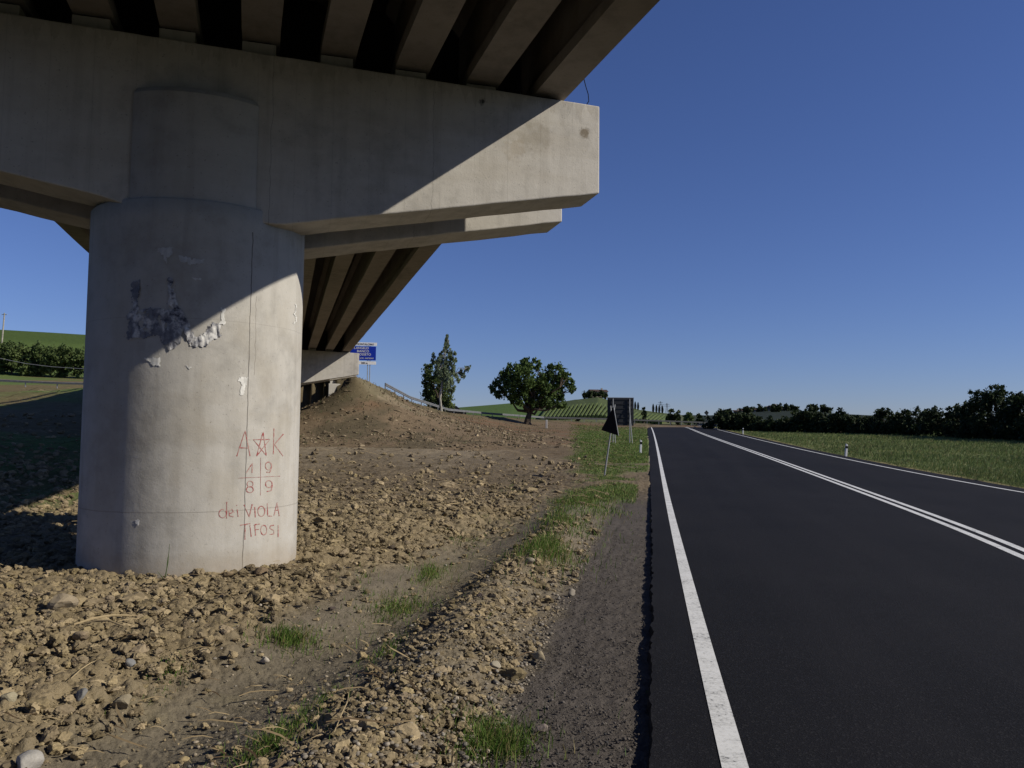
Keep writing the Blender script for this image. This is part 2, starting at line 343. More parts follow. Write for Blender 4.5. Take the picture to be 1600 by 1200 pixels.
def asphalt():
    t = NT('asphalt', .85, .15); v = t.obj(); big = t.noise(v, .35, 4, .6); f = t.noise(v, 160, 3, .8); mp_ = t.n('ShaderNodeMapping'); mp_.inputs['Rotation'].default_value = (0, 0, .19); mp_.inputs['Scale'].default_value = (1, 1, 1); t.l(v, mp_.inputs['Vector']); lane = t.noise(mapping(t, mp_.outputs[0], (.9, .03, 1)), 1.3, 4)
    m = t.math('ADD', t.math('MULTIPLY', big, .5), t.math('MULTIPLY', lane, .5))
    c = t.ramp(m, [(.36, (.0042, .0041, .0052)), (.62, (.0115, .0108, .0122))])
    vo = t.n('ShaderNodeTexVoronoi', i_Scale=90.); t.l(v, vo.inputs['Vector'])
    g = t.ramp(t.n('ShaderNodeSeparateColor').outputs[0], [(0, (0, 0, 0)), (1, (1, 1, 1))])
    sc_ = t.n('ShaderNodeSeparateColor'); t.l(vo.outputs['Color'], sc_.inputs[0])
    sp = t.ramp(sc_.outputs[0], [(.8, (0, 0, 0)), (1., (.6,)*3)])
    c = t.mix(sp, c, (.03, .029, .031)); c = t.mix(t.ramp(f, [(.35, (.6,)*3), (.5, (0, 0, 0))]), c, (.005, .005, .006))
    t.base(c); t.bump(t.math('ADD', f, vo.outputs['Distance']), .5, .006); return t.m
M['asphalt'] = asphalt()
def linepaint():
    t = NT('road_paint', .6, .3); v = t.obj(); f = t.noise(v, 35, 6, .75); g = t.noise(v, 3, 4)
    c = t.ramp(t.math('ADD', t.math('MULTIPLY', f, .7), t.math('MULTIPLY', g, .3)), [(.36, (.08, .08, .08)), (.43, (.50, .50, .48)), (.52, (.66, .66, .64)), (.7, (.74, .74, .72))]); t.base(c); t.bump(f, .2, .003); return t.m
M['line'] = linepaint()
def graff():
    t = NT('red_spray', .8, .1); v = t.obj(); f = t.noise(v, 22, 4); t.base(t.ramp(f, [(.35, (.40, .30, .265)), (.62, (.28, .07, .07))])); return t.m
M['graffiti'] = graff()
def paper():
    t = NT('torn_paper', .7, .3); v = t.obj(); f = t.noise(v, 9, 5, .7); g = t.noise(v, 3.2, 4, .6)
    c = t.ramp(f, [(.36, (.05, .05, .065)), (.44, (.22, .22, .24)), (.54, (.50, .49, .48)), (.66, (.62, .61, .59))])
    c = t.mix(t.ramp(g, [(.48, (0, 0, 0)), (.54, (.8,)*3)]), c, (.12, .125, .15)); t.base(c); t.bump(f, .5, .01); return t.m
M['paper'] = paper()
M['paper_old'] = plain('faded_paper', (.50, .49, .47), .8, .15, 14)
M['paper_pale'] = plain('pale_paper', (.62, .61, .58), .7, .2, 14)

# ---------------------------------------------------------------- ground sheet
def build_ground():
    fine = np.radians(np.linspace(-38, 38, 900)); co = np.radians(np.linspace(38, 322, 90))[1:-1]; az = np.concatenate([fine, co])
    r = [1.0]
    while r[-1] < 3200: r.append(r[-1]*(1.0036 if r[-1] < 16 else 1.006 if r[-1] < 60 else 1.012 if r[-1] < 400 else 1.04) if r[-1] > 2.6 else r[-1]*1.05)
    r = np.array(r); R, Z_ = np.meshgrid(r, az, indexing='ij'); X = R*np.sin(Z_); Y = R*np.cos(Z_); z = terr(X, Y)
    D = XL(Y)-X; Dr = X-XR(Y); L, T = LT(X, Y); px = pxof(X, Y); behind = Y < 1; rr = np.hypot(X, Y)
    n1 = fbm(X, Y, 2.0, 4, 21); n2 = fbm(X, Y, .5, 4, 33); n3 = fbm(X, Y, 9, 3, 41); n4 = fbm(X, Y, .12, 3, 51)
    off = (D < -.02) & (Dr < -.02)
    # zones
    sh = (1-ss(.72+.2*n2, 1.0+.2*n2, D))*(D > 0)*(1-ss(22, 30, Y))
    berm = np.exp(-((D-1.5)/.55)**2)*(D > 0)*(1-ss(11, 15, Y)); di = np.exp(-((D-2.75-.2*np.sin(Y*.5))/.6)**2)*(D > 0)*(1-ss(12, 18, Y))
    wv = 4*n3+2*n1+1.2*n2; dirty = ss(17.5, 24, Y+wv*.6)
    clod = ss(3.0, 3.7, D+.4*n1)*(1-dirty)*(1-ss(26, 30, rr))
    clod = np.maximum(clod, ss(2.2, 3.2, D+.4*n1)*ss(11, 14, Y)*(1-dirty))
    nr = rr < 34
    h = np.zeros_like(X); xs, ys = X[nr], Y[nr]
    wx = xs+.05*n2[nr]; wy = ys+.05*n1[nr]
    b1 = bumps(wx, wy, .42, 3); b2 = bumps(wx, wy, .19, 13); b3 = bumps(wx, wy, .085, 23); b4 = bumps(wx, wy, .04, 43)
    calm = .5+.5*ss(-.35, .15, n1[nr])
    b5 = bumps(xs, ys, .024, 63); clump = (b1*.30+b2*.75+b3*1.0+b4*1.1+b5*.7)*(.45+.55*calm)
    c_ = clod[nr]; h[nr] = c_*(clump-.04)+(1-c_)*(b3*.12+b4*.25)+berm[nr]*(b3*.35+b4*.7+b5*.6)+di[nr]*(b4*.3+b5*.4)
    h += sh*.012*n4+(1-sh)*.03*n2*(D > 0)*(rr < 60)
    brown = dirty*(1-ss(28, 40, Y+1.3*wv))*(D > 0)
    if True:
        h[nr] += brown[nr]*(b2*.5+b3*.6)
    # pressed tyre marks along the shoulder
    h -= sh*.007*np.exp(-((D-.62-.03*np.sin(Y*2))/.05)**2); h[nr] += sh[nr]*(b4*.12+b5*.35)
    h = np.where(off, -.12, h); z = z+h
    # colours
    def C(*a): return np.array(a)[None, None]
    tan = C(.225, .178, .108); smooth = C(.165, .14, .105); shc = C(.092, .080, .070); brn = C(.15, .118, .078); pale = C(.215, .175, .12); grn = C(.085, .12, .035); dry = C(.19, .15, .075)
    def mx(c, k, w_): return c*(1-w_[..., None])+k*w_[..., None]
    c = np.broadcast_to(smooth, X.shape+(3,)).copy()
    c = mx(c, tan, clod); c = mx(c, C(.20, .165, .112), berm*(1-sh)); c = mx(c, shc, sh); c = mx(c, C(.165, .14, .10), di)
    c = mx(c, C(.12, .105, .055), di*ss(0, .4, n1+.3*n2)*.6)
    c = mx(c, brn, brown*(D > 0))
    far = (D > 0)*ss(28, 40, Y+1.3*wv)
    c = mx(c, pale, far)
    c = mx(c, C(.13, .098, .062), far*np.maximum(ss(48, 62, Y+3*n1), 1-ss(5, 9, D+1.5*n1)))
    c = mx(c, C(.10, .105, .045), far*ss(55, 66, Y+3*n1)*ss(.0, .5, n3+.4*n1)*.6)
    verge = (D > .4-.4*ss(24, 32, Y))*ss(16, 21, Y+1.5*n1)*(1-ss(1.8+.085*np.maximum(0, Y-24), 2.6+.10*np.maximum(0, Y-24), D+.7*n1)); c = mx(c, grn, verge*.9*ss(-.25, .2, fbm(X, Y, 1.6, 4, 66)+.12+.3*ss(26, 40, Y)))
    # left meadow
    lm = (1-ss(250, 420, px))*ss(16, 24, rr)*(~behind)
    mead = mx(np.broadcast_to(C(.14, .11, .055), X.shape+(3,)).copy(), C(.10, .14, .04), ss(-.2, .3, n3+.3*n1)); mead = mx(mead, C(.085, .125, .03), ss(140, 170, rr)); mead = mx(mead, C(.055, .085, .02), ss(215, 235, rr)*.8)
    c = mx(c, mead, lm)
    # embankment mound
    sdv, _ = ridge(X, Y); bank = ((sdv > -14) & (sdv < 0) & (Y > 40)).astype(float)
    md = ss(16, 36, T)*ss(.1, 3.4, z-zr(Y)+1.6*fbm(X, Y, 5, 4, 44)+.5*n1)*(L > -12)*(L < 26)*ss(400, 440, px)*(rr < 110); bk = np.maximum(md, bank)
    c = mx(c, C(.19, .148, .098), md*(1-bank)); c = mx(c, C(.15, .108, .066), bank*.85)
    m2 = fbm(X, Y, 4.5, 5, 61); m3 = fbm(X, Y, 1.3, 4, 62)
    c = mx(c, C(.085, .072, .044), bk*ss(.10, .4, m2+.45*m3)*.7); c = mx(c, C(.16, .092, .052), bk*ss(.1, .45, fbm(X, Y, 5, 4, 77)+.2*m3)*.8); c = mx(c, C(.22, .18, .115), md*ss(.1, .4, fbm(X, Y, 6, 4, 79)+.2*m3)*.8)
    c = mx(c, C(.085, .08, .04), ((sdv > -1.5+m3*2) & (sdv < 3) & (Y > 40)).astype(float)*.45)
    # right field
    rf = (Dr > 0)*1.; fld = mx(np.broadcast_to(C(.10, .13, .042), X.shape+(3,)).copy(), C(.15, .155, .065), ss(-.2, .5, n3+.5*n1)); fld = mx(fld, dry, (1-ss(.5, 1.6, Dr+.4*n1))*.7)
    c = mx(c, fld, rf)
    # far hills
    fh = ss(165, 210, rr)*(1-lm)*(~behind); hill = mx(np.broadcast_to(C(.075, .12, .032), X.shape+(3,)).copy(), C(.12, .13, .06), ss(850, 880, px)); hill = mx(hill, C(.022, .03, .022), ss(1050, 1100, px)); hill = mx(hill, C(.07, .09, .035), (px > 850)*(px < 1050)*(rr > 266)*1.)
    c = mx(c, hill, fh)
    c = mx(c, C(.045, .048, .028), (1-ss(-1.5, 1.5, Y))*1.)  # unseen ground behind the camera, darkened to cut bounced light
    c *= (1+.16*n2+.10*n4)[..., None]; c = np.clip(c, .01, 1)
    nr_, nc = X.shape; V = np.stack([X, Y, z], -1).reshape(-1, 3); idx = np.arange(nr_*nc).reshape(nr_, nc)
    a = idx[:-1]; b = idx[1:]; F = np.stack([a, np.roll(a, -1, 1), np.roll(b, -1, 1), b], -1).reshape(-1, 4)
    F = F[:, ::-1]
    # centre fan as quads
    V = np.vstack([V, [[0, 0, float(terr(np.array([0.]), np.array([0.]))[0])-.1]]]); ce = len(V)-1; ring = idx[0]
    fan = np.stack([ring[0:-1:2], ring[1::2], np.concatenate([ring[2::2], ring[:1]])[:len(ring[0:-1:2])], np.full(len(ring[0:-1:2]), ce)], -1)
    cc = np.vstack([c.reshape(-1, 3), [[.06, .05, .04]]])
    o = mesh_np('ground', V, np.vstack([F, fan]), M['ground'], cc, True); o['kind'] = 'structure'
    return o
build_ground()

# ---------------------------------------------------------------- road with markings
road = empty('road', (0, 0, 0)); road['kind'] = 'structure'
def strip(name, xa, xb, Ys, dz, mat, thick=0, jag=0):
    n = len(Ys); x0 = xa+(jag*fbm(Ys*3, Ys*0, .5, 3, 91) if jag else 0); x1 = xb
    K = 2 if not thick else 14
    V = []; F = []
    z = zr(Ys)+dz
    if not thick:
        V = np.concatenate([np.stack([x0, Ys, z], 1), np.stack([x1, Ys, z], 1)]); F = np.array([(i, n+i, n+i+1, i+1) for i in range(n-1)])
    else:
        cols = [np.stack([x0-.035, Ys, z-thick], 1), np.stack([x0-.004, Ys, z-.012], 1)]+[np.stack([x0+(x1-x0)*k/(K-1), Ys, z], 1) for k in range(K)]+[np.stack([x1+.01, Ys, z-.01], 1), np.stack([x1+.04, Ys, z-thick], 1)]
        m = len(cols); V = np.concatenate(cols); F = np.array([(k*n+i, (k+1)*n+i, (k+1)*n+i+1, k*n+i+1) for k in range(m-1) for i in range(n-1)])
    return mesh_np(name, V, F, mat, None, False, road)
Ys = np.concatenate([np.arange(-14, 2, 1.), np.arange(2, 14, .05), np.arange(14, 40, .2), np.arange(40, 150, 1.)])
iX = lambda E_: np.interp(Ys, YY, E_)
strip('asphalt_surface', iX(EL_), iX(ER_+.72), Ys, 0.0, M['asphalt'], .16, .03)
strip('edge_line', iX(EE_)-.065, iX(EE_)+.065, Ys, .004, M['line'])
strip('edge_line', iX(ER_)-.06, iX(ER_)+.06, Ys, .004, M['line'])
strip('centre_line', iX(EC_)-.19, iX(EC_)-.06, Ys, .004, M['line'])
strip('centre_line', iX(EC_)+.06, iX(EC_)+.19, Ys, .004, M['line'])
# crossing road on the bank
cp = []
for i in range(len(RP)-1):
    for k in range(6): cp.append(RP[i]+(RP[i+1]-RP[i])*k/6)
cr_ = MB(); cr_.extr([(-7.6, .03), (-1.2, .03), (-1.2, -.3), (-7.6, -.3)], [tuple(p) for p in cp]); tag(cr_.build('crossing_road', M['asphalt']), kind='structure')

# ---------------------------------------------------------------- the viaduct
RZ = math.atan2(Cc[1], Cc[0])
via = empty('viaduct', (PC[0], PC[1], 0), RZ); tag(via, 'grey concrete road viaduct on a round pier with torn posters and red graffiti', 'bridge')
def zt_beam(L): return 6.48-.025*L
BOT = [(-5.4, 5.24), (-1.04, 4.42), (-.6, 4.30), (1.0, 4.24), (5.42, 5.06)]
def cap_beam(t0, t1):
    m = MB(); Ls = np.unique(np.concatenate([[q[0] for q in BOT], np.linspace(-5.4, 5.42, 36)])); zb = np.interp(Ls, [q[0] for q in BOT], [q[1] for q in BOT])
    vs = []
    for L, b in zip(Ls, zb):
        j = .004*random.uniform(-1, 1); b += .006*random.uniform(-1, 1)
        vs += [(L, t0+j*0, b), (L, t1, b), (L, t1, zt_beam(L)), (L, t0, zt_beam(L)+j)]
    fs = []
    for i in range(len(Ls)-1):
        for k in range(4): fs.append((i*4+k, i*4+(k+1) % 4, i*4+4+(k+1) % 4, i*4+4+k))
    fs += [(3, 2, 1, 0), tuple(len(vs)-4+q for q in range(4))]
    m.add(vs, [tuple(reversed(f)) for f in fs]); return m
def pier(t, R, z0, z1, blk=True):
    m = MB(); n = 96; rings = [(z0, R)]+[(z0+(z1-.012-z0)*k/24, R) for k in range(1, 25)]+[(z1, R-.012)]
    vs = [(r_*math.cos(2*math.pi*k/n), t+r_*math.sin(2*math.pi*k/n), z) for z, r_ in rings for k in range(n)]
    fs = [(i*n+k, i*n+(k+1) % n, (i+1)*n+(k+1) % n, (i+1)*n+k) for i in range(len(rings)-1) for k in range(n)]+[tuple(range((len(rings)-1)*n, len(rings)*n))]
    m.add(vs, fs); return m
p1 = pier(0, PR, -.8, 4.41).build('pier', M['pier'], via, smooth=False)
for f_ in p1.data.polygons: f_.use_smooth = abs(f_.normal.z) < .3
# upper block of the pier between and in front of the beams
def upper_block(t):
    m = MB(); n = 72; R = PR-.025; hw = .73
    ring = [(R*math.cos(2*math.pi*k/n), R*math.sin(2*math.pi*k/n)) for k in range(n)]
    a0 = math.acos(hw/R); arc = [(-hw+2*hw*k/16) for k in range(17)]
    vs = []; 
    for z, dx, dr in ((4.4, 0, 0), (5.74, 0, 0), (5.80, .03, .03), (5.82, .10, .07)):
        h2 = hw-dx
        fr = [(x, t-math.sqrt(max(0, (R-dr)**2-x*x)), z) for x in np.linspace(-h2, h2, 17)]
        bk = [(x, t+math.sqrt(max(0, (R-dr)**2-x*x)), z) for x in np.linspace(h2, -h2, 17)]
        vs += fr+bk
    N = 34; fs = [(i*N+k, i*N+(k+1) % N, (i+1)*N+(k+1) % N, (i+1)*N+k) for i in range(3) for k in range(N)]+[tuple(range(3*N, 4*N))]
    return m.add(vs, fs)
upper_block(0).build('pier_head', M['pier'], via)
T0 = -1.09; TS = 38.0
for tt in (0, TS):
    cap_beam(T0+tt, T0+.72+tt).build('cap_beam', M['beam'], via, bevel=.018)
    cap_beam(T0+1.6+tt, T0+2.36+tt).build('cap_beam', M['beam'], via, bevel=.018)
p2 = pier(TS, PR, 1.0, 4.41).build('pier', M['pier'], via); upper_block(TS).build('pier_head', M['pier'], via)
for f_ in p2.data.polygons: f_.use_smooth = abs(f_.normal.z) < .3
# girders: bottom flange, web, top flange
GL = [4.67-.99*k for k in range(10)]
def soff(L): return 6.42+.065*(4.9-L)*(1 if L > 1 else 1)-.0*L
def girder(L, t0, t1):
    z = soff(L) if L > 1.2 else soff(1.2)+.02*(1.2-L)
    pr = [(-.235, 0), (.235, 0), (.235, .17), (.10, .32), (.10, 1.15), (.24, 1.3), (.24, 1.42), (-.24, 1.42), (-.24, 1.3), (-.10, 1.15), (-.10, .32), (-.235, .17)]
    m = MB(); n = len(pr); nt = 26; vs = []
    for i in range(nt):
        t = t0+(t1-t0)*i/(nt-1)
        sk = .045*max(0, -.6-t)
        for a, b in pr: vs.append((L+sk+a+.006*random.uniform(-1, 1)*(abs(a) > .2), t, z+b+(.006*random.uniform(-1, 1) if b == 0 else 0)))
    fs = [(i*n+k, i*n+(k+1) % n, (i+1)*n+(k+1) % n, (i+1)*n+k) for i in range(nt-1) for k in range(n)]+[tuple(range(n-1, -1, -1)), tuple(range((nt-1)*n, nt*n))]
    return m.add(vs, fs), z
for L in GL:
    for t0, t1 in ((-34, .08), (.12, TS+.08), (TS+.12, TS+7)):
        m, z = girder(L, t0+.6, t1+(.6 if t0 < 0 or t0 < 1 else 0)) if False else girder(L, t0, t1)
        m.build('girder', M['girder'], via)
    for tt in (T0+.1, T0+1.75, T0+.1+TS, T0+1.75+TS):
        b = MB(); zb = zt_beam(L)-.01; b.box(L-.21, L+.21, tt, tt+.5, zb, z-.035); b.build('bearing_plinth', M['beam'], via)
        b = MB(); b.box(L-.15, L+.15, tt+.05, tt+.45, z-.036, z+.001); b.build('bearing_pad', M['black'], via)
# deck slab, kerb fascia and bridge rail
Lr = 5.45; Ll = -4.95
m = MB(); zd = lambda L: 7.84+.06*(4.9-max(L, 1.2))+(.02*(1.2-L) if L < 1.2 else 0)
for t0, t1 in ((-34, -.6), (-.6, 46)):
    pts = [(Ll, zd(Ll)), (1.2, zd(1.2)), (Lr, zd(Lr))]
    vs = [(L+.045*max(0, -.6-t), t, z_+dz) for t in (t0, t1) for L, z_ in pts for dz in (0, .25)]
    m.add(vs, [(0, 2, 8, 6), (2, 4, 10, 8), (1, 7, 9, 3), (3, 9, 11, 5), (0, 6, 7, 1), (4, 5, 11, 10), (0, 1, 3, 2), (2, 3, 5, 4), (6, 8, 9, 7), (8, 10, 11, 9)])
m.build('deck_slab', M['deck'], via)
for L in (Ll+.12, Lr-.12):
    SK = lambda t: .045*max(0, -.6-t)
    def lbar(wd, z0, z1): m = MB(); m.hexa([(L-wd+1.5, -34, z0), (L+wd+1.5, -34, z0), (L+wd, -.6, z0), (L-wd, -.6, z0), (L-wd+1.5, -34, z1), (L+wd+1.5, -34, z1), (L+wd, -.6, z1), (L-wd, -.6, z1)]); m.box(L-wd, L+wd, -.6, 46, z0, z1); return m
    lbar(.13, zd(L)+.2, zd(L)+.45).build('kerb', M['beam'], via)
    lbar(.03, zd(L)+.95, zd(L)+1.15).build('bridge_rail', M['metal'], via)
    for k in range(41): m = MB(); q_ = SK(-34+k*2); m.box(L-.04+q_, L+.04+q_, -34+k*2, -33.92+k*2, zd(L)+.4, zd(L)+1.1); m.build('rail_post', M['metal'], via)
# cross diaphragm between girders, near black and lowered to block light in the voids
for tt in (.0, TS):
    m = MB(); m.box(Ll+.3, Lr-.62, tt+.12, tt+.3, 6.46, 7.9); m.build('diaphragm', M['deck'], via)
# abutment
m = MB(); m.box(-4.4, 5.0, TS+6.6, TS+7.6, 2.5, 6.35); m.build('abutment_wall', M['beam'], via, bevel=.03)
m = MB(); m.box(3.9, 5.2, 41.5, 42.6, 3.2, 4.75); m.build('footing_block', M['beam'], via, bevel=.04)
m = MB(); m.box(4.0, 4.6, 41.8, 42.4, 4.75, 6.4); m.build('stub_column', M['beam'], via, bevel=.03)
# loose wire at the beam's outer end
m = MB(); a_ = [atY(915, 166, 11.8), atY(920, 158, 11.8), atY(919, 147, 11.8), atY(915, 134, 11.6), atY(911, 118, 11.3)]
def loc(P): L, T = LT(P[0], P[1]); return (L, T, P[2])
m.tube([loc(p) for p in a_], .007, 6); m.build('hanging_wire', M['black'], via)

# graffiti and torn posters: thin layers bonded to the near pier
def stroke(m, pts, wpx):
    P = []
    for i in range(len(pts)-1):
        a = np.array(pts[i], float); b = np.array(pts[i+1], float); n = max(2, int(np.hypot(*(b-a))/3)+1)
        for k in range(n if i < len(pts)-2 else n+1): P.append(a+(b-a)*k/n)
    P = np.array(P); vs = []
    for i, p in enumerate(P):
        t = P[min(i+1, len(P)-1)]-P[max(i-1, 0)]; t = t/(np.hypot(*t)+1e-9); nn = np.array([-t[1], t[0]]); ww = wpx*(.5+.22*random.uniform(-1, 1)); 
        if i in (0, len(P)-1): ww *= 1.3
        vs += [on_pier(*(p+nn*ww), .0025), on_pier(*(p-nn*ww), .0025)]
    m.add(vs, [(2*i, 2*i+1, 2*i+3, 2*i+2) for i in range(len(P)-1)])
def gp(pts): return [(330+x*.1834, 640+y*.1834) for x, y in pts]     # traced on an enlargement
def arc(cx, cy, rx, ry, a0, a1, n=14): return [(cx+rx*math.cos(math.radians(a0+(a1-a0)*k/n)), cy+ry*math.sin(math.radians(a0+(a1-a0)*k/n))) for k in range(n+1)]
GR = [[(218, 398), (290, 178), (332, 396)], [(236, 325), (322, 328)],
      [(388, 396), (443, 190), (470, 390), (360, 256), (500, 254), (388, 396)],
      [(535, 160), (530, 380)], [(615, 208), (540, 296), (612, 396)],
      [(298, 540), (352, 456), (348, 540)], arc(488, 480, 26, 34, 0, -360)+[(512, 500), (500, 536), (472, 532)],
      [(422, 410), (420, 730)], [(230, 584), (590, 566)],
      arc(332, 634, 26, 26, 90, 450), arc(330, 682, 30, 26, -90, 270), arc(492, 634, 28, 30, 0, -360)+[(520, 650), (512, 690), (474, 698)],
      arc(98, 886, 32, 36, -60, -400), [(133, 786), (132, 928)], [(150, 890), (190, 872), (176, 846), (152, 862), (156, 905), (190, 912)], [(222, 850), (230, 912)], [(216, 812), (220, 818)],
      [(280, 810), (324, 914), (350, 806)], [(372, 830), (376, 918)], arc(428, 866, 30, 44, -90, 270), [(478, 800), (482, 906), (520, 908)], [(536, 904), (562, 790), (580, 906)], [(540, 858), (576, 856)],
      [(246, 986), (334, 970)], [(290, 985), (288, 1108)], [(330, 985), (342, 1084)], [(372, 980), (378, 1072)], [(372, 980), (412, 974)], [(374, 1022), (408, 1020)], arc(448, 1026, 26, 42, -90, 270),
      [(536, 984), (504, 990), (500, 1012), (534, 1030), (536, 1058), (500, 1064)], [(572, 984), (570, 1086)]]
m = MB()
for g in GR: stroke(m, gp(g), .6 if g[0] in ((230, 584), (422, 410)) else 1.3)
m.build('graffiti', M['graffiti'], p1)
def inpoly(x, y, poly):
    c = False; n = len(poly)
    for i in range(n):
        x1, y1 = poly[i]; x2, y2 = poly[(i+1) % n]
        if (y1 > y) != (y2 > y) and x < (x2-x1)*(y-y1)/(y2-y1)+x1: c = not c
    return c
def torn(polys, mat, name, curl=.02, step=1.6, seed=1, hole=.33):
    polys = [[(100+x*.5, 320+y*.5) for x, y in p] for p in polys]
    xs = [q[0] for p in polys for q in p]; ys = [q[1] for p in polys for q in p]; x0, y0 = min(xs)-2, min(ys)-2; nx = int((max(xs)-x0+4)/step); ny = int((max(ys)-y0+4)/step)
    V = {}; m = MB(); vs = []; fs = []
    def vid(i, j):
        if (i, j) not in V:
            x = x0+i*step; y = y0+j*step; x += .8*float(vnoise(i*1., j*1., 1.7, seed)); y += .8*float(vnoise(i*1., j*1., 1.7, seed+9))
            o = .004+curl*1.5*abs(float(fbm(np.array(x*1.0), np.array(y*.35), 9, 2, seed+4)))
            V[(i, j)] = len(vs); vs.append(on_pier(x, y, o))
        return V[(i, j)]
    for i in range(nx):
        for j in range(ny):
            x = x0+(i+.5)*step; y = y0+(j+.5)*step
            jx = x+3*float(fbm(np.array(x), np.array(y), 5, 2, seed+20)); jy = y+3*float(fbm(np.array(x), np.array(y), 5, 2, seed+31))
            if any(inpoly(jx, jy, p) for p in polys) and float(fbm(np.array(x), np.array(y), 10, 3, seed+50)) < hole: fs.append((vid(i, j), vid(i, j+1), vid(i+1, j+1), vid(i+1, j)))
    m.add(vs, fs); o = m.build(name, mat, p1); md = o.modifiers.new('t', 'SOLIDIFY'); md.thickness = .0015; return o
torn([[(212, 240), (236, 236), (232, 330), (290, 322), (322, 330), (326, 300), (322, 228), (340, 228), (348, 300), (380, 345), (396, 380), (372, 384), (364, 440), (330, 456), (306, 430), (296, 408), (200, 424), (196, 340), (212, 330)]], M['paper'], 'torn_poster', .012, seed=3)
torn([[(376, 384), (400, 388), (412, 412), (436, 402), (458, 374), (494, 372), (490, 408), (440, 440), (400, 444), (378, 410)]], M['paper'], 'torn_poster', .022, seed=17, hole=.6)
for k_, q_ in enumerate([[(490, 324), (504, 322), (500, 372), (488, 372)], [(292, 134), (342, 132), (340, 152), (322, 166), (320, 186), (312, 160), (294, 146)], [(360, 154), (376, 166), (436, 172), (438, 182), (392, 186), (360, 176)], [(250, 480), (300, 478), (298, 504), (274, 500)], [(546, 540), (574, 540), (566, 572), (558, 600), (548, 592), (556, 560)],
      [(398, 228), (426, 230), (420, 236)], [(376, 504), (400, 504), (390, 510)], [(222, 984), (238, 988), (236, 1006), (226, 1000)], [(722, 310), (726, 310), (726, 372), (722, 372)]]):
    torn([q_], M['paper_pale'] if k_ not in (1, 2) else M['paper_old'], 'poster_scrap', .006, 1.2, seed=29+k_, hole=.9)

# ---------------------------------------------------------------- trees
def leaves(lumps, n_per_m2, size, seed, flat=(1, 1, 1), drift=(0, 0, 0)):
    g = np.random.default_rng(seed); P = []; 
    for (x, y, z, r_) in lumps:
        n = int(n_per_m2*r_*r_*4*math.pi)+8; d = g.normal(size=(n, 3)); d /= np.linalg.norm(d, axis=1)[:, None]
        rad = r_*(.35+.75*g.random(n)**.6); sub = g.normal(size=(max(6, n//45), 3)); sub /= np.linalg.norm(sub, axis=1)[:, None]
        k = g.integers(0, len(sub), n); q = sub[k]*(r_*(.45+.6*g.random(len(sub))))[k][:, None]+g.normal(size=(n, 3))*r_*.17
        p = np.where((g.random(n) < .8)[:, None], q, d*rad[:, None])*np.array(flat)+np.array([x, y, z]); P.append(p)
    P = np.vstack(P); n = len(P); a = g.normal(size=(n, 3))+np.array(drift)*2; a /= np.linalg.norm(a, axis=1)[:, None]; b = np.cross(a, g.normal(size=(n, 3))); b /= np.linalg.norm(b, axis=1)[:, None]
    s = size*(.6+.8*g.random(n))[:, None]; V = np.stack([P-a*s*.6, P+b*s*.38, P+a*s*.6, P-b*s*.38], 1).reshape(-1, 3); F = np.arange(4*n).reshape(n, 4); return V, F
def bent(a, b, g, k=4, j=.08):
    a = np.array(a, float); b = np.array(b, float); L = np.linalg.norm(b-a); pts = [a]
    for i in range(1, k): pts.append(a+(b-a)*i/k+g.normal(size=3)*L*j*.5)
    return pts+[b]
def tree(name, base, lumps, trunk_r, fork_h, leafm, barkm, dens, size, seed, label, cat='tree', group=None, drift=(0, 0, 0), ltop=None, flat=(1, 1, 1)):
    g = np.random.default_rng(seed); root = empty(name, base); b = np.array(base, float)
    ls = [(x-b[0], y-b[1], z-b[2], r_) for x, y, z, r_ in lumps]
    V, F = leaves(ls, dens, size, seed, flat=flat, drift=drift); mesh_np('crown', V, F, leafm, None, False, root)
    m = MB(); f0 = np.array([0, 0, fork_h]) if ltop is None else np.array(ltop, float)-b
    m.tube([(0, 0, -.3), (0, 0, .15), *[tuple(q) for q in bent((0, 0, .3), f0, g, 3, .05)]], [trunk_r*1.5, trunk_r*1.2]+[trunk_r*(1-.12*i) for i in range(4)], 9)
    for (x, y, z, r_) in ls:
        pts = bent(f0-np.array([0, 0, .1]), (x, y, z), g, 4, .16); m.tube([tuple(q) for q in pts], [trunk_r*.5, trunk_r*.38, trunk_r*.27, trunk_r*.18, trunk_r*.07], 6)
        for _ in range(3):
            d = g.normal(size=3); d /= np.linalg.norm(d); m.tube([tuple(pts[3]), (x+d[0]*r_*.8, y+d[1]*r_*.8, z+d[2]*r_*.8)], [trunk_r*.14, trunk_r*.03], 5)
    m.build('trunk', barkm, root); tag(root, label, cat, group); return root
def lump_px(pts, Y, seed, spread=.7):
    g = np.random.default_rng(seed); out = []
    for x, y, r_ in pts:
        rm = r_/FP*Y; P = atY(x, y, Y+g.uniform(-1, 1)*spread*rm*1.8); out.append((P[0], P[1], P[2], rm))
    return out
# oak
YO = 98.; Pb = atY(824, 669, YO); bz = float(terr(Pb[0], Pb[1])); 
oak = [(778, 607, 13), (790, 592, 13), (785, 617, 9), (802, 580, 14), (800, 602, 15), (822, 574, 13), (836, 572, 10), (820, 592, 18), (812, 618, 15), (834, 606, 17), (850, 588, 14), (868, 580, 12), (882, 584, 10), (870, 600, 15), (888, 598, 10), (893, 607, 7), (852, 616, 15), (838, 628, 12), (870, 622, 13), (878, 632, 9), (856, 634, 9), (800, 622, 8), (822, 566, 7), (846, 602, 13), (862, 610, 12)]
tree('oak_tree', (Pb[0], YO, bz-.05), lump_px(oak, YO, 5),   .42, 2.4, M['leaf_oak'], M['bark'], 40, .28, 5, 'broad dark green oak standing alone in the brown field', 'tree', ltop=atY(828, 642, YO))
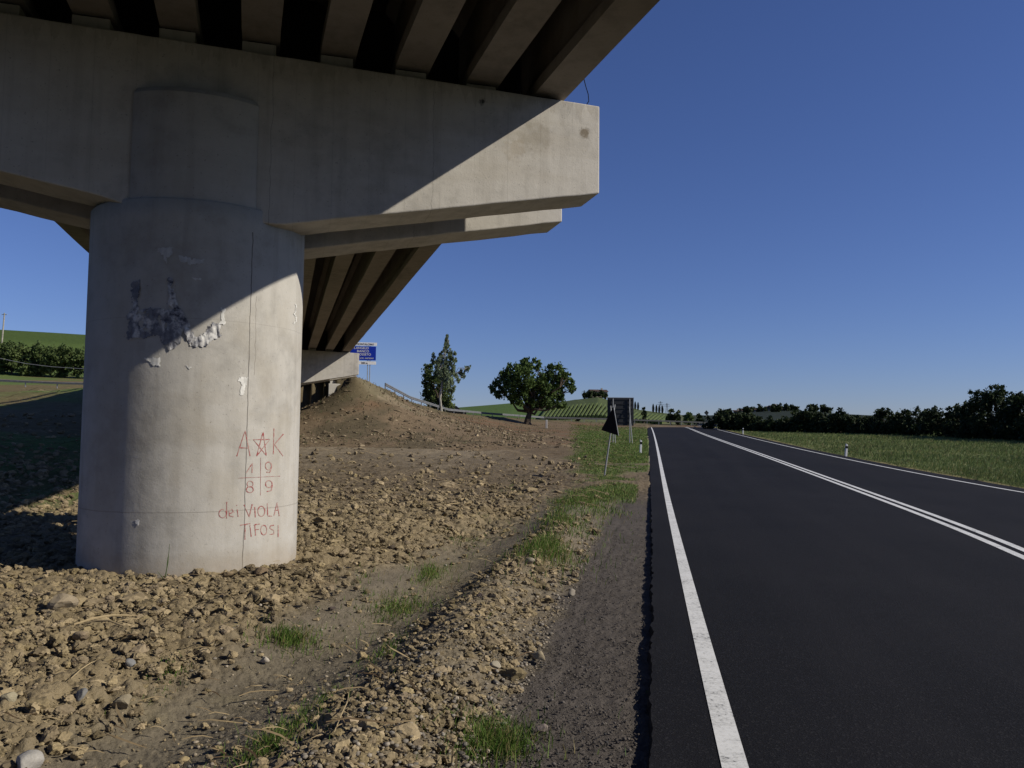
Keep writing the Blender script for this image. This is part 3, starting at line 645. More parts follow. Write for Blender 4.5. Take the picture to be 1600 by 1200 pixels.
# poplar with its pale trunk
YP = 80.; Pb = atY(689, 651, YP); bz = float(terr(Pb[0], Pb[1]))
pop = [(699, 526, 3), (698, 534, 4.5), (696, 543, 6), (703, 550, 5), (692, 554, 6), (688, 562, 6), (700, 562, 8), (708, 567, 6), (683, 569, 5), (696, 576, 9), (708, 582, 6), (688, 586, 7), (700, 594, 10), (713, 588, 4), (720, 582, 4.5), (728, 578, 4.5), (716, 594, 3.5), (724, 588, 3.5), (705, 606, 8), (677, 556, 3.5), (676, 565, 4), (733, 574, 3), (711, 553, 3), (712, 562, 3)]
tree('poplar_tree', (Pb[0], YP, bz-.1), lump_px(pop, YP, 8), .13, 3.5, M['leaf_pop'], M['pbark'], 110, .19, 8, 'tall slender poplar with pale bare trunk on the embankment slope', 'tree', drift=(.5, 0, .8), ltop=atY(692, 585, YP), flat=(.8, .8, 1.3))
YB = 88.; Pb = atY(684, 645, YB); bz = float(terr(Pb[0], Pb[1]))
bsh = [(668, 580, 8), (675, 590, 9), (666, 596, 7), (672, 606, 10), (684, 600, 11), (668, 618, 9), (680, 620, 11), (694, 612, 10), (700, 624, 9), (674, 630, 8), (690, 632, 9), (702, 634, 6), (684, 582, 7)]
tree('poplar_tree', (Pb[0], YB, bz-.1), lump_px([(x_, y_, r_*1.3) for x_, y_, r_ in bsh], YB, 9), .2, 2.0, M['leaf_mid'], M['bark'], 48, .24, 9, 'dense dark bushy tree directly behind the slender poplar', 'tree', ltop=atY(684, 620, YB))
# hedge row beyond the field on the right
HR = [(1127, 645, 15), (1146, 647, 12), (1163, 646, 14), (1187, 652, 14), (1208, 655, 13), (1232, 652, 15), (1257, 642, 19), (1285, 645, 15), (1311, 645, 16), (1337, 650, 15), (1357, 647, 13), (1379, 636, 18), (1405, 640, 17), (1431, 636, 18), (1465, 634, 20), (1499, 629, 21), (1527, 620, 22), (1555, 599, 30), (1583, 612, 22), (1608, 615, 26), (1650, 612, 28), (1700, 616, 28)]
for i, (x, yt, hw) in enumerate(HR):
    Y = np.interp(x, [1120, 1600, 1700], [112, 66, 60]); hz = 678+.01*(x-800); P = atY(x, 600, Y); bz = float(terr(P[0], Y)); top = float(atY(x, yt, Y)[2]); H = top-bz; W = hw/FP*Y*(1.15 if x > 1330 else 1.55)
    g = np.random.default_rng(100+i); lumps = []
    for k in range(15):
        u = g.uniform(.1, .82); r_ = W*g.uniform(.42, .62)*(1-.35*u); r_ = min(r_, H*.34); lumps.append((P[0]+g.uniform(-1, 1)*W*(1.05-.6*u), Y+g.uniform(-1, 1)*W*.9, bz+H*u, r_))
    lumps.append((P[0], Y, top-W*.40, W*.42)); lumps += [(P[0]-W*.75, Y-.8, bz+H*.22, H*.25), (P[0]+W*.75, Y-.8, bz+H*.22, H*.25), (P[0], Y-1.2, bz+H*.2, H*.24)]
    nm = ['first', 'second', 'third', 'fourth', 'fifth', 'sixth', 'seventh', 'eighth', 'ninth', 'tenth', 'eleventh', 'twelfth', 'thirteenth', 'fourteenth', 'fifteenth', 'sixteenth', 'seventeenth', 'eighteenth', 'nineteenth', 'twentieth', 'twenty-first', 'twenty-second'][i]
    lab = f'{nm} dark tree from the left in the row beyond the right field'
    if x == 1555: lab = 'tallest dark tree in the row beyond the right field'
    tree('hedgerow_tree', (P[0], Y, bz-.1), lumps, .13, H*.35, M['leaf_dark'], M['bark'], 46 if Y < 90 else 24, .2 if Y < 90 else .3, 100+i, lab, 'tree', 'dark trees in the row beyond the right field')
# ground mass of undergrowth below the row
# bushes on the left hillside
for i, (x, yt, yb) in enumerate([(-60, 528, 592), (-32, 532, 592), (-6, 533, 592), (18, 534, 590), (40, 540, 590), (60, 536, 590), (80, 541, 590), (100, 540, 592), (122, 545, 592), (146, 546, 594)]):
    Y = 128.; P = atY(x, 580, Y); bz = float(terr(P[0], Y)); top = float(atY(x, yt, Y)[2]); H = max(3.5, top-bz); W = 1.9; g = np.random.default_rng(300+i)
    lumps = [(P[0]+g.uniform(-1, 1)*W*.8, Y+g.uniform(-1, 1)*W, bz+H*g.uniform(.15, .8), W*g.uniform(.45, .7)) for _ in range(11)]+[(P[0], Y, bz+H-.8, .9)]
    nm = ['first', 'second', 'third', 'fourth', 'fifth', 'sixth', 'seventh', 'eighth', 'ninth', 'tenth'][i]
    tree('hillside_bush', (P[0], Y, bz), lumps, .1, 1., M['leaf_mid'], M['bark'], 10, .4, 300+i, f'{nm} green thicket bush from the left on the hillside left of the pier', 'bush', 'bushes on the left hillside')
# cypresses, copse and round trees on the far hill
def on_far(x, r_=330.):
    d = ray(x, 600); d = d/np.hypot(d[0], d[1]); X, Y = d[0]*r_, d[1]*r_; return X, Y, float(terr(X, Y))
cyp0 = None
for i, (x, yt, rr_, nm) in enumerate([(918, 613, 335, 'leftmost cypress on the wooded hilltop'), (928, 612, 330, 'tall cypress second from left on the wooded hilltop'), (934, 616, 338, 'short cypress third from left on the wooded hilltop'), (941, 613, 332, 'thin tall cypress fourth from left on the hilltop'), (946, 618, 336, 'small cypress at the hilltop edge beside the dark sign board'),
                            (992.5, 630, 300, 'left cypress of the pair just right of the dark sign board'), (997, 630, 302, 'right cypress of the pair just right of the dark sign board'), (1020.6, 632, 300, 'tall lone cypress above the vineyard end'), (1025.6, 637, 302, 'medium cypress right of the tall lone cypress'), (1030, 640, 300, 'low dark cypress left of the round tree'), (1035, 638, 305, 'last cypress before the round tree')]):
    X, Y, z = on_far(x, rr_); H = max(3.0, (float(CAM[2])+(678+.01*(x-800)-yt)/FP*rr_)-z)
    if cyp0 is None:
        cyp0 = empty('cypress_tree', (X, Y, z)); n = 900; g = np.random.default_rng(4); u = g.random(n); a = g.random(n)*6.283; rad = .13*np.sin(np.clip(u*1.05+.03, 0, 1)*math.pi)**.6*(.6+.4*g.random(n))
        P = np.stack([rad*np.cos(a), rad*np.sin(a), .04+.95*u], 1); V = np.stack([P+g.normal(size=(n, 3))*.03 for _ in range(4)], 1).reshape(-1, 3); mesh_np('crown', V, np.arange(4*n).reshape(n, 4), M['leaf_cyp'], None, False, cyp0)
        m = MB(); m.tube([(0, 0, -.05), (0, 0, .5), (0, 0, .9)], [.02, .015, .004], 6); m.build('trunk', M['bark'], cyp0); c = cyp0
    else: c = copy_tree(cyp0)
    c.location = (X, Y, z); c.scale = (H*.9, H*.9, H); tag(c, nm, 'cypress', 'cypresses on the far hill')
for i, (x, yt, hw, rr_, nm) in enumerate([(914, 618, 6, 318, 'leftmost dark tree of the hilltop copse'), (922, 619, 6, 315, 'second dark tree of the hilltop copse'), (930, 620, 6, 318, 'third dark tree of the hilltop copse'), (938, 622, 6, 315, 'fourth dark tree of the hilltop copse'), (945, 624, 5, 317, 'rightmost dark tree of the hilltop copse'),
                                 (1006, 636, 4, 200, 'dark bush between the vineyard and the sign board'), (1048, 640, 10, 190, 'round tree beyond the road at the end of the vineyard'), (1060, 642, 5, 195, 'small dark tree right of the round tree'), (1075, 645, 8, 200, 'pale green tree behind the end of the road'), (1092, 648, 7, 190, 'low tree left of the diamond sign'),
                                 (903, 651, 6, 170, 'small bush at the foot of the vineyard'), (1268, 641, 9, 330, 'hazy round tree on the skyline beside the town'), (1240, 643, 8, 330, 'hazy low tree on the skyline beside the town'), (1140, 646, 6, 356, 'dark tree left of the leftmost village house'), (1157, 645, 5, 356, 'dark tree between the first two village houses'), (1177, 646, 5, 356, 'dark tree between the third and fourth village houses'), (1190, 652, 7, 315, 'dark tree below the wide roofed village house'), (1201, 644, 5, 356, 'dark tree left of the largest village roof'), (1217, 643, 6, 356, 'dark tree right of the largest village roof'), (1229, 651, 7, 318, 'dark tree below the rightmost village houses'), (1168, 652, 8, 300, 'dark tree on the slope under the village'), (1212, 653, 9, 300, 'second dark tree on the slope under the village'), (1292, 650, 9, 320, 'dark tree on the skyline right of the village')]):
    X, Y, z = on_far(x, rr_); top = float(CAM[2])+(678+.01*(x-800)-yt)/FP*rr_; H = max(2.5, top-z); W = hw/FP*rr_; g = np.random.default_rng(500+i)
    lumps = [(X+g.uniform(-1, 1)*W*.6, Y+g.uniform(-1, 1)*W*.6, z+H*g.uniform(.25, .75), W*.55) for _ in range(6)]+[(X, Y, top-W*.5, W*.5)]
    tree('far_tree', (X, Y, z), lumps, .2, H*.3, M['leaf_dark'] if i not in (8,) else M['leaf_mid'], M['bark'], 5, .7, 500+i, nm, 'tree', 'far trees on the hills')
# vine rows on the slope
for i in range(31):
    x = 846+6.2*i
    if 1037 < x: break
    pts = []
    for k in range(12):
        r_ = 216+46*k/11; X, Y, z = on_far(x+12*k/11, r_); pts.append((X, Y, z+.55))
    m = MB(); m.extr([(-.38, -.6), (.38, -.6), (.42, .1), (.2, .55), (-.2, .55), (-.42, .1)], pts)
    o = m.build('vine_row', M['leaf_mid']); nm = f'green vine row on the far slope'; tag(o, ('leftmost vine row on the far slope by the oak' if i == 0 else 'rightmost vine row on the far slope by the round tree' if i == 30 else 'green vine row among identical rows striping the far slope'), 'vine row', 'vine rows striping the far slope')

# ---------------------------------------------------------------- buildings on the skyline
def house(x, rr_, wpx, hpx, label, rot=.3, name='farmhouse', dz=0):
    X, Y, z = on_far(x, rr_); Wd = wpx/FP*rr_; H = hpx/FP*rr_; root = empty(name, (X, Y, z-.4+dz), rot); tag(root, label, 'house', 'houses on the far hills')
    d = Wd*.7; m = MB(); m.box(-Wd/2, Wd/2, -d/2, d/2, 0, H*.65+.4); m.build('wall', M['wall'], root)
    m = MB(); e = .4; h0 = H*.65+.42; h1 = H+.4; m.add([(-Wd/2-e, -d/2-e, h0), (Wd/2+e, -d/2-e, h0), (Wd/2+e, d/2+e, h0), (-Wd/2-e, d/2+e, h0), (-Wd/2-e, 0, h1), (Wd/2+e, 0, h1)], [(0, 1, 5, 4), (2, 3, 4, 5), (0, 4, 3), (1, 2, 5), (3, 2, 1, 0)]); rf = m.build('roof', M['roof'], root)
    m = MB(); m.box(Wd*.2, Wd*.2+.6, -.3, .3, h1-.8, h1+.6); m.build('chimney', M['wall'], rf)
    for k in (-.28, 0, .28):
        m = MB(); m.box(Wd*k-.45, Wd*k+.45, -d/2-.04, -d/2+.1, H*.3, H*.3+1.2); m.build('window', M['glass'], root)
house(886+48, 328, 26, 11, 'dark-roofed farmhouse on the hilltop behind the oak', .2)
for i, (x, wp, hp, nm) in enumerate([(1150, 7, 5, 'leftmost pale house of the skyline village'), (1162, 8, 5, 'low house second from left in the skyline village'), (1172, 6, 6, 'narrow house third from left in the skyline village'), (1183, 9, 5, 'wide roofed house fourth from left in the skyline village'), (1195, 8, 6, 'house left of the largest village roof'), (1208, 14, 9, 'largest dark-roofed house at the crest of the skyline village'), (1222, 8, 5, 'house right of the largest village roof'), (1234, 6, 4, 'rightmost small house of the skyline village')]):
    house(x, 345, wp, hp, nm, .1+.15*(i % 3), 'village_house')
# pylons
for x, yt, nm in ((913, 610, 'left lattice pylon above the hilltop copse'), (1032, 628, 'middle lattice pylon above the round tree'), (1042, 631, 'right lattice pylon above the round tree')):
    X, Y, z = on_far(x, 420); H = 1.6+(678+.01*(x-800)-yt)/FP*420-z; root = empty('power_pylon', (X, Y, z)); tag(root, nm, 'pylon', 'power pylons on the skyline')
    m = MB()
    for sx in (-1, 1):
        for sy in (-1, 1): m.tube([(sx*.9, sy*.9, 0), (sx*.15, sy*.15, H)], .045, 4)
    for k in range(6):
        z0 = H*k/6; z1 = H*(k+1)/6; a = .9-.75*k/6; b = .9-.75*(k+1)/6; m.tube([(-a, -a, z0), (b, -b, z1)], .04, 4); m.tube([(a, -a, z0), (-b, -b, z1)], .04, 4)
    m.build('lattice_tower', M['dark'], root); m = MB(); m.tube([(-1.8, 0, H*.8), (1.8, 0, H*.8)], .07, 4); m.tube([(-1.3, 0, H*.92), (1.3, 0, H*.92)], .07, 4); m.build('cross_arm', M['dark'], root)

# ---------------------------------------------------------------- guard rails
def guardrail(pts, label, step=3.5, h=.72, side=1, twin=False, mat='railm'):
    pts = [np.array(p, float) for p in pts]; root = empty('guard_rail', pts[0]); tag(root, label, 'guard rail'); q = [tuple(p-pts[0]) for p in pts]
    W = [(a_*.8, .06+b_*.78) for a_, b_ in [(0, 0), (.05, .04), (.05, .10), (0, .15), (.05, .20), (.05, .27), (0, .31), (-.01, .31), (.03, .26), (.03, .21), (-.02, .15), (.03, .10), (.03, .05), (-.01, 0)]]
    m = MB(); m.extr([(a, b+h-.31) for a, b in W], q); m.build('rail', M[mat], root)
    if twin: m = MB(); m.extr([(a, b+h-.75) for a, b in W[:7]+[(-.02, .31), (-.02, 0)]], q); 
    ds = [0]; 
    for i in range(1, len(q)): ds.append(ds[-1]+np.linalg.norm(np.array(q[i])-np.array(q[i-1])))
    n = int(ds[-1]/step); first = None
    for k in range(n+1):
        s = k*step; P = [np.interp(s, ds, [v[j] for v in q]) for j in range(3)]
        if first is None:
            m = MB(); m.box(-.04, .04, .02, .1, -.6, h-.04); first = m.build('post', M['metal'], root); o = first
        else: o = first.copy(); COL.objects.link(o)
        o.location = P
gpts = []
for i in range(1, 5):
    for k in range(4): p = RP[i]+(RP[i+1]-RP[i])*k/4; gpts.append(p+np.array([0, .5, -.25]))
gpts.append(RP[5]+np.array([0, .5, -.25])); gp2 = [gpts[-1]]
for i in range(5, len(RP)-2):
    for k in range(1, 5): p = RP[i]+(RP[i+1]-RP[i])*k/4; gp2.append(p+np.array([0, .5, -.25+.05*k*(i == 5)+.2*(i > 5)]))
guardrail(gp2, 'dark shade-toned guard rail running from the oak behind the sign board to the road bend', mat='raild')
guardrail(gpts, 'long pale steel guard rail running down the embankment as far as the oak')
guardrail([(lambda P: (P[0], P[1], float(terr(P[0], P[1]))))(atY(x, 600, 88.)) for x in (-60, -20, 20, 60, 100, 140, 180)], 'pale guard rail crossing the meadow left of the pier')
# right guard rail at the bend
rp = []
for x, y, Y in ((1085, 664, 138), (1092, 665, 126), (1102, 667, 116), (1113, 668, 108)):
    P = atY(x, y, Y); rp.append((P[0]+.6, P[1], float(zr(Y))-.1))
guardrail(rp, 'dark short guard rail beside the right edge of the far bend', 3.0, mat='raild')

# ---------------------------------------------------------------- signs, posts
def toward_cam(P): return math.atan2(-P[0], P[1])
# town sign beyond the bridge
P = atY(575, 588, 57.); gz = float(terr(P[0], P[1])); rz = 0.12
root = empty('direction_sign', (P[0], P[1], gz), rz); tag(root, 'blue direction sign with white strips half hidden by the far beam end', 'sign')
S_ = 57./FP; zt = lambda y: float(atY(575, y, 57.)[2])-gz
for xx in (574, 577.5):
    m = MB(); m.tube([((xx-575)*S_, .06, -.4), ((xx-575)*S_, .06, zt(537))], .03, 8); m.build('post', M['metal'], root)
def board(x0, x1, y0, y1, mat, name, texts=(), tm=None, frame=None):
    m = MB(); m.box((x0-575)*S_, (x1-575)*S_, -.01, .02, zt(y1), zt(y0)); b = m.build(name, mat, root)
    for (s, xl, yb, hh) in texts:
        cu_ = bpy.data.curves.new('t', 'FONT'); cu_.body = s; cu_.size = hh*S_*1.38; cu_.extrude = .004; ob = bpy.data.objects.new('t', cu_)
        COL.objects.link(ob); dg = bpy.context.evaluated_depsgraph_get(); me = bpy.data.meshes.new_from_object(ob.evaluated_get(dg)); bpy.data.objects.remove(ob)
        me.materials.clear(); me.materials.append(tm); me.transform(Matrix.Translation(((xl-575)*S_, -.016, zt(yb)))@Matrix.Rotation(math.pi/2, 4, 'X')); t_ = bpy.data.objects.new('lettering', me); COL.objects.link(t_); t_.parent = b
    return b
board(538, 588, 535.2, 540.2, M['white'], 'name_board', [('S.G. MONTALCINO', 549, 539.3, 2.9)], M['black'])
board(538, 586.5, 541.3, 563, M['blue'], 'main_board', [('S.ANGELO', 552, 545.6, 3.6), ('BIANCO', 557, 550.6, 3.6), ('GROSSETO', 554, 555.6, 3.6), ('LOC. ANTEONI', 562, 560.8, 2.2)], M['white'])
board(538, 587, 564.6, 569.6, M['white'], 'distance_board', [('200 m', 564, 568.6, 2.9)], M['black'])
# big dark board seen from behind
P0 = atY(970, 668, 54.); gz = float(terr(P0[0], 54.)); k = 54./FP; root = empty('road_sign_board', (P0[0], 54., gz)); tag(root, 'large rectangular sign board seen from its dark back beside the road', 'sign')
zz = lambda y: float(atY(970, y, 54.)[2])-gz
m = MB(); m.box(-21*k, 20*k, -.015, .015, zz(665), zz(622)); bd = m.build('board', M['dark'], root)
m = MB(); m.box(-21.3*k, 20.3*k, -.03, .03, zz(622), zz(621)); m.build('frame', M['metal'], bd)
m = MB()
for j in range(6): zq = zz(660-j*7); m.box(-20*k, 19*k, -.045, -.018, zq, zq+.04)
m.build('stiffener', M['dark'], bd)
for xx in (-12.5, 13.5):
    m = MB(); m.tube([(xx*k, -.08, -.5), (xx*k, -.08, zz(623))], .035, 8); m.build('post', M['metal'], root)
    m = MB(); m.tube([(xx*k+.1, -.9, -.5), (xx*k-.02, -.1, zz(636))], .028, 8); m.build('brace', M['metal'], root)
# leaning triangular sign from behind
YT = 27.; Pb = atY(944, 739, YT); gz = float(terr(Pb[0], YT)); Tp = atY(960.5, 632, YT); root = empty('triangular_sign', (Pb[0], YT, gz)); tag(root, 'leaning triangular warning sign seen from its black back on a thin pole', 'sign')
tp = np.array([Tp[0]-Pb[0], 0, Tp[2]-gz]); m = MB(); m.tube([tuple(-tp*.12), tuple(tp)], .028, 10); m.build('pole', M['metal'], root)
d = tp/np.linalg.norm(tp); kk = YT/FP
def q3(x, y, dy=0): P_ = atY(x, y, YT); return np.array([P_[0]-Pb[0], dy, P_[2]-gz])
tri = [q3(960, 636, .02), q3(942.5, 672, .30), q3(966, 681, -.26)]; m = MB(); n_ = np.cross(tri[1]-tri[0], tri[2]-tri[0]); n_ /= np.linalg.norm(n_); 
if n_[1] > 0: n_ = -n_
m.add([t_+n_*.03 for t_ in tri]+[t_+n_*.055 for t_ in tri], [(0, 1, 2), (5, 4, 3), (0, 3, 4, 1), (1, 4, 5, 2), (2, 5, 3, 0)]); m.build('plate', M['black'], root)
m = MB(); m.tube([tuple(tri[0]+n_*.04), tuple(tri[2]+n_*.04)], .014, 6); m.build('rim', M['metal'], root)
m = MB(); m.tube([tuple(q3(954.5, 634, .1)), tuple(q3(955.5, 647, .06))], .024, 8); m.tube([tuple(q3(961, 634, .1)), tuple(q3(958.5, 646, .06))], .024, 8); m.build('bracket', M['metal'], root)
# delineator posts
dl0 = None
for x, y, Y, nm in ((1001, 701, 43., 'white roadside marker post on the left verge near the dark board'), (1322, 711, 42., 'white roadside marker post in the right field edge'), (1161, 676, 84., 'far white marker post at the right road edge')):
    P = atY(x, y, Y); gz = float(terr(P[0], Y))
    if dl0 is None:
        c = dl0 = empty('marker_post', (0, 0, 0)); m = MB(); m.add([(-.05, 0, -.3), (.05, 0, -.3), (.06, .1, -.3), (-.06, .1, -.3), (-.05, 0, .72), (.05, 0, .66), (.06, .1, .66), (-.06, .1, .72)], [(0, 1, 5, 4), (1, 2, 6, 5), (2, 3, 7, 6), (3, 0, 4, 7), (4, 5, 6, 7)]); m.build('post_body', M['white'], dl0, bevel=.01)
        m = MB(); m.box(-.056, .056, -.006, .106, .48, .60); m.build('black_band', M['black'], dl0)
    else: c = copy_tree(dl0)
    c.location = (P[0], Y, gz); c.rotation_euler = (0, .04 if x != 1322 else .1, 0); tag(c, nm, 'marker post', 'white marker posts beside the road')
# diamond sign
Y = 118.; P = atY(1104, 662, Y); gz = float(terr(P[0], Y)); root = empty('diamond_sign', (P[0], Y, gz)); tag(root, 'small diamond-shaped sign on a pole at the far right bend', 'sign')
H = float(atY(1104, 645, Y)[2])-gz; m = MB(); m.tube([(0, .04, -.3), (0, .04, H)], .035, 8); m.build('pole', M['metal'], root)
m = MB(); m.add([(0, 0, H-.38), (.36, 0, H), (0, 0, H+.38), (-.36, 0, H), (0, .03, H-.38), (.36, .03, H), (0, .03, H+.38), (-.36, .03, H)], [(0, 1, 2, 3), (7, 6, 5, 4), (0, 4, 5, 1), (1, 5, 6, 2), (2, 6, 7, 3), (3, 7, 4, 0)]); m.build('plate', M['dark'], root)
# round sign by the poplar
Y = 90.; P = atY(684.5, 640, Y); gz = float(terr(P[0], Y)); root = empty('round_sign', (P[0], Y, gz)); tag(root, 'small round sign on a post behind the guard rail by the poplar', 'sign'); H = float(atY(684.5, 626, Y)[2])-gz
m = MB(); m.tube([(0, 0, -.3), (0, 0, H)], .035, 8); m.build('pole', M['metal'], root); m = MB(); m.tube([(0, -.07, H), (0, -.04, H)], .33, 20); m.build('plate', M['dark'], root)
# dark car behind the rail
Y = 104.; P = atY(704, 640, Y); d_, zc_ = ridge(np.array(P[0]), np.array(Y)); gz = float(terr(P[0], Y)); gz = max(gz, float(atY(704, 640.5, Y)[2])-1.1)
car = empty('parked_car', (P[0], Y, gz), .1); tag(car, 'dark car roof showing behind the guard rail right of the poplar', 'car')
m = MB(); pr = [(-2.0, .3), (2.0, .3), (2.05, .75), (1.3, .92), (.75, 1.4), (-.9, 1.42), (-1.6, .95), (-2.02, .85)]; n = len(pr); m.add([(a, s_*.8, b) for s_ in (-1, 1) for a, b in pr], [(k, (k+1) % n, n+(k+1) % n, n+k) for k in range(n)]+[tuple(range(n-1, -1, -1)), tuple(range(n, 2*n))]); m.build('body', M['black'], car, bevel=.06)
m = MB(); m.add([(-1.35, -.812, .98), (1.1, -.812, .98), (.68, -.812, 1.34), (-.85, -.812, 1.36)], [(0, 1, 2, 3)]); m.build('window', M['glass'], car)
for xx in (-1.25, 1.25):
    for yy in (-.78, .78): m = MB(); m.tube([(xx, yy-.1, .32), (xx, yy+.1, .32)], .32, 18); m.build('wheel', M['black'], car)
# utility pole and cable on the left
Y = 150.; P = atY(1, 548, Y); gz = float(terr(P[0], Y)); root = empty('utility_pole', (P[0], Y, gz)); tag(root, 'pale leaning utility pole on the green hill at the left edge', 'pole'); T_ = atY(7, 489, Y); m = MB(); m.tube([(0, 0, -1), (T_[0]-P[0], 0, T_[2]-gz)], [.17, .11], 8); m.build('pole', M['pbark'], root)
m = MB(); m.tube([(T_[0]-P[0]-.5, 0, T_[2]-gz-.3), (T_[0]-P[0]+.5, 0, T_[2]-gz-.3)], .06, 6); m.build('cross_arm', M['pbark'], root)
pts = [atY(x, y, 70.) for x, y in ((-160, 520), (-100, 537), (-40, 552), (0, 560), (40, 568), (80, 573), (125, 576), (170, 576), (240, 571), (320, 558))]; m = MB(); m.tube([tuple(p) for p in pts], .022, 5); tag(m.build('overhead_cable', M['metal']), 'thin grey cable sagging across the meadow left of the pier', 'cable')
# old concrete post near the oak
Y = 92.; P = atY(854, 668, Y); gz = float(terr(P[0], Y)); m = MB(); m.box(-.12, .12, -.1, .1, -.2, .95); o = m.build('concrete_post', M['beam'], bevel=.02); o.location = (P[0], Y, gz); tag(o, 'short pale post standing right of the oak trunk', 'post')

# ---------------------------------------------------------------- clods, stones, straw, grass
def ico(sub):
    import bmesh
    b = bmesh.new(); bmesh.ops.create_icosphere(b, subdivisions=sub, radius=1); V = np.array([v.co[:] for v in b.verts]); F = np.array([[v.index for v in f.verts] for f in b.faces]); b.free(); return V, F
def rocks(name, pos, size, sub, rough, cols, mat, seed, flat=.7, smooth=False):
    g = np.random.default_rng(seed); V0, F0 = ico(sub); var = []
    for k in range(24):
        q = V0.copy(); 
        for _ in range(7):
            d = g.normal(size=3); d /= np.linalg.norm(d); s = V0@d; q *= (1+rough*np.clip((s-.25), 0, 1)*g.uniform(-1.0, .7))[:, None]
        
        for _ in range(9):
            d = g.normal(size=3); d /= np.linalg.norm(d); q = q-d*np.maximum(0, q@d-g.uniform(.5, .85))[:, None]
        q *= (1+g.normal(size=(len(q), 1))*rough*.12); q *= np.array([g.uniform(.75, 1.3), g.uniform(.75, 1.2), flat*g.uniform(.75, 1.2)]); var.append(q)
    var = np.array(var); n = len(pos); k = g.integers(0, 24, n); a = g.random(n)*6.283; ca, sa = np.cos(a), np.sin(a)
    Q = var[k]; X = Q[..., 0]*ca[:, None]-Q[..., 1]*sa[:, None]; Yq = Q[..., 0]*sa[:, None]+Q[..., 1]*ca[:, None]
    V = np.stack([X, Yq, Q[..., 2]], -1)*size[:, None, None]+pos[:, None, :]; nv = len(V0)
    F = (F0[None]+(np.arange(n)*nv)[:, None, None]).reshape(-1, 3); c = np.repeat(cols, nv, 0)
    return mesh_np(name, V.reshape(-1, 3), F, mat, c, smooth)
def polar(n, r0, r1, px0=-60, px1=1060, p=1.0):
    r_ = np.exp(rng.uniform(math.log(r0), math.log(r1), n)); px = rng.uniform(px0, px1, n); X = (px-800)/FP*r_; return X, r_
# the soil bumps also used by the ground sheet, for seating scattered pieces
def seat(X, Y):
    D = XL(Y)-X; return terr(X, Y)
N = 92000; X, Y = polar(N, 2.8, 38); D = XL(Y)-X; n1 = fbm(X, Y, 2.0, 4, 21)
wgt = ss(2.9, 3.8, D+.4*n1)*(.35+.65*ss(-.3, .2, n1)); wgt = np.maximum(wgt, ss(2.2, 3.2, D+.4*n1)*ss(11, 14, Y)); wgt = np.maximum(wgt, np.exp(-((D-1.5)/.5)**2)*1.0*(Y < 15)); wgt = np.maximum(wgt, .13*(D > 1)); wgt *= (.35+.65*ss(-.25, .25, fbm(X, Y, .7, 3, 88))); wgt *= 1-.8*ss(20, 28, Y+2*fbm(X, Y, 9, 3, 41))
inp = np.hypot(X-PC[0], Y-PC[1]) < PR+.02
k = (rng.random(N) < wgt) & ~inp & (D > .85); X, Y = X[k], Y[k]; n = len(X); sz = .006+.040*rng.random(n)**5+.05*rng.random(n)*(rng.random(n) < .015); sz *= np.where(XL(Y)-X < 2.4, .8, 1.0)*(.8+.075*Y)
dh = .22*sz+.03*(XL(Y)-X > 3.2)*rng.random(n)+.016; di_ = np.exp(-((XL(Y)-X-2.75)/.6)**2); sz *= 1-.45*di_*(Y < 14)
c = np.array([.225, .178, .108])[None]*(1+.22*rng.normal(size=(n, 1)))*np.array([1, 1, 1])[None]; c[:, 2] *= 1+.04*rng.normal(size=n)
big = sz > .026
o = rocks('soil_clods', np.stack([X, Y, seat(X, Y)+dh], 1)[~big], sz[~big], 2, .7, np.clip(c[~big], .05, .5), M['clod'], 3); o['kind'] = 'stuff'; tag(o, 'loose tan earth clods covering the dug ground around the pier', 'soil')
o = rocks('large_clods', np.stack([X, Y, seat(X, Y)+dh], 1)[big], sz[big]*1.15, 3, .8, np.clip(c[big], .05, .5), M['clod'], 5); o['kind'] = 'stuff'; tag(o, 'larger lumpy tan earth clods among the dug ground', 'soil')
# pebbles of the berm and verge
N = 44000; X, Y = polar(N, 2.8, 18, 300, 1020); D = XL(Y)-X; wgt = .5*np.exp(-((D-1.2)/.5)**2)+.9*(D > 0)*(D < 1)+.12*(D > 2)*(D < 8); k = (rng.random(N) < wgt*(1-ss(10, 15, Y))) & (D > .06); X, Y, D = X[k], Y[k], D[k]; n = len(X)
sz = .004+.02*rng.random(n)**4; sz = np.where(D < .8, sz*.5+.0015, sz); t = rng.random((n, 1)); c = np.array([.24, .20, .145])*(1-t)+np.array([.17, .155, .135])*t; c = np.where((D < .8)[:, None], np.array([.085, .075, .067]), c); c *= 1+.3*rng.normal(size=(n, 1)); 
o = rocks('pebbles', np.stack([X, Y, seat(X, Y)+sz*.4+.012+.02*np.exp(-((D-1.5)/.5)**2)], 1), sz, 1, .25, np.clip(c, .05, .55), M['clod'], 7, .6, True); o['kind'] = 'stuff'; tag(o, 'small grey and tan pebbles scattered over the verge berm', 'gravel')
# rough lumps and dry litter on the abutment slope
N = 16000; X, Y = polar(N, 34, 75, 430, 930); L, T = LT(X, Y); zz_ = seat(X, Y); k = (zz_-zr(Y) > .15) & (rng.random(N) < .4*ss(-.2, .4, fbm(X, Y, 3, 3, 19))+.08); X, Y, zz_ = X[k], Y[k], zz_[k]; n = len(X)
sz = .04+.16*rng.random(n)**4; t = rng.random((n, 1)); c = (np.array([.27, .215, .14])*t+np.array([.11, .085, .055])*(1-t))*(1+.2*rng.normal(size=(n, 1)))
o = rocks('slope_lumps', np.stack([X, Y, zz_+.1*sz], 1), sz, 2, .6, np.clip(c, .04, .5), M['clod'], 23, .55); o['kind'] = 'stuff'; tag(o, 'rough earth lumps and litter over the embankment slope', 'soil')
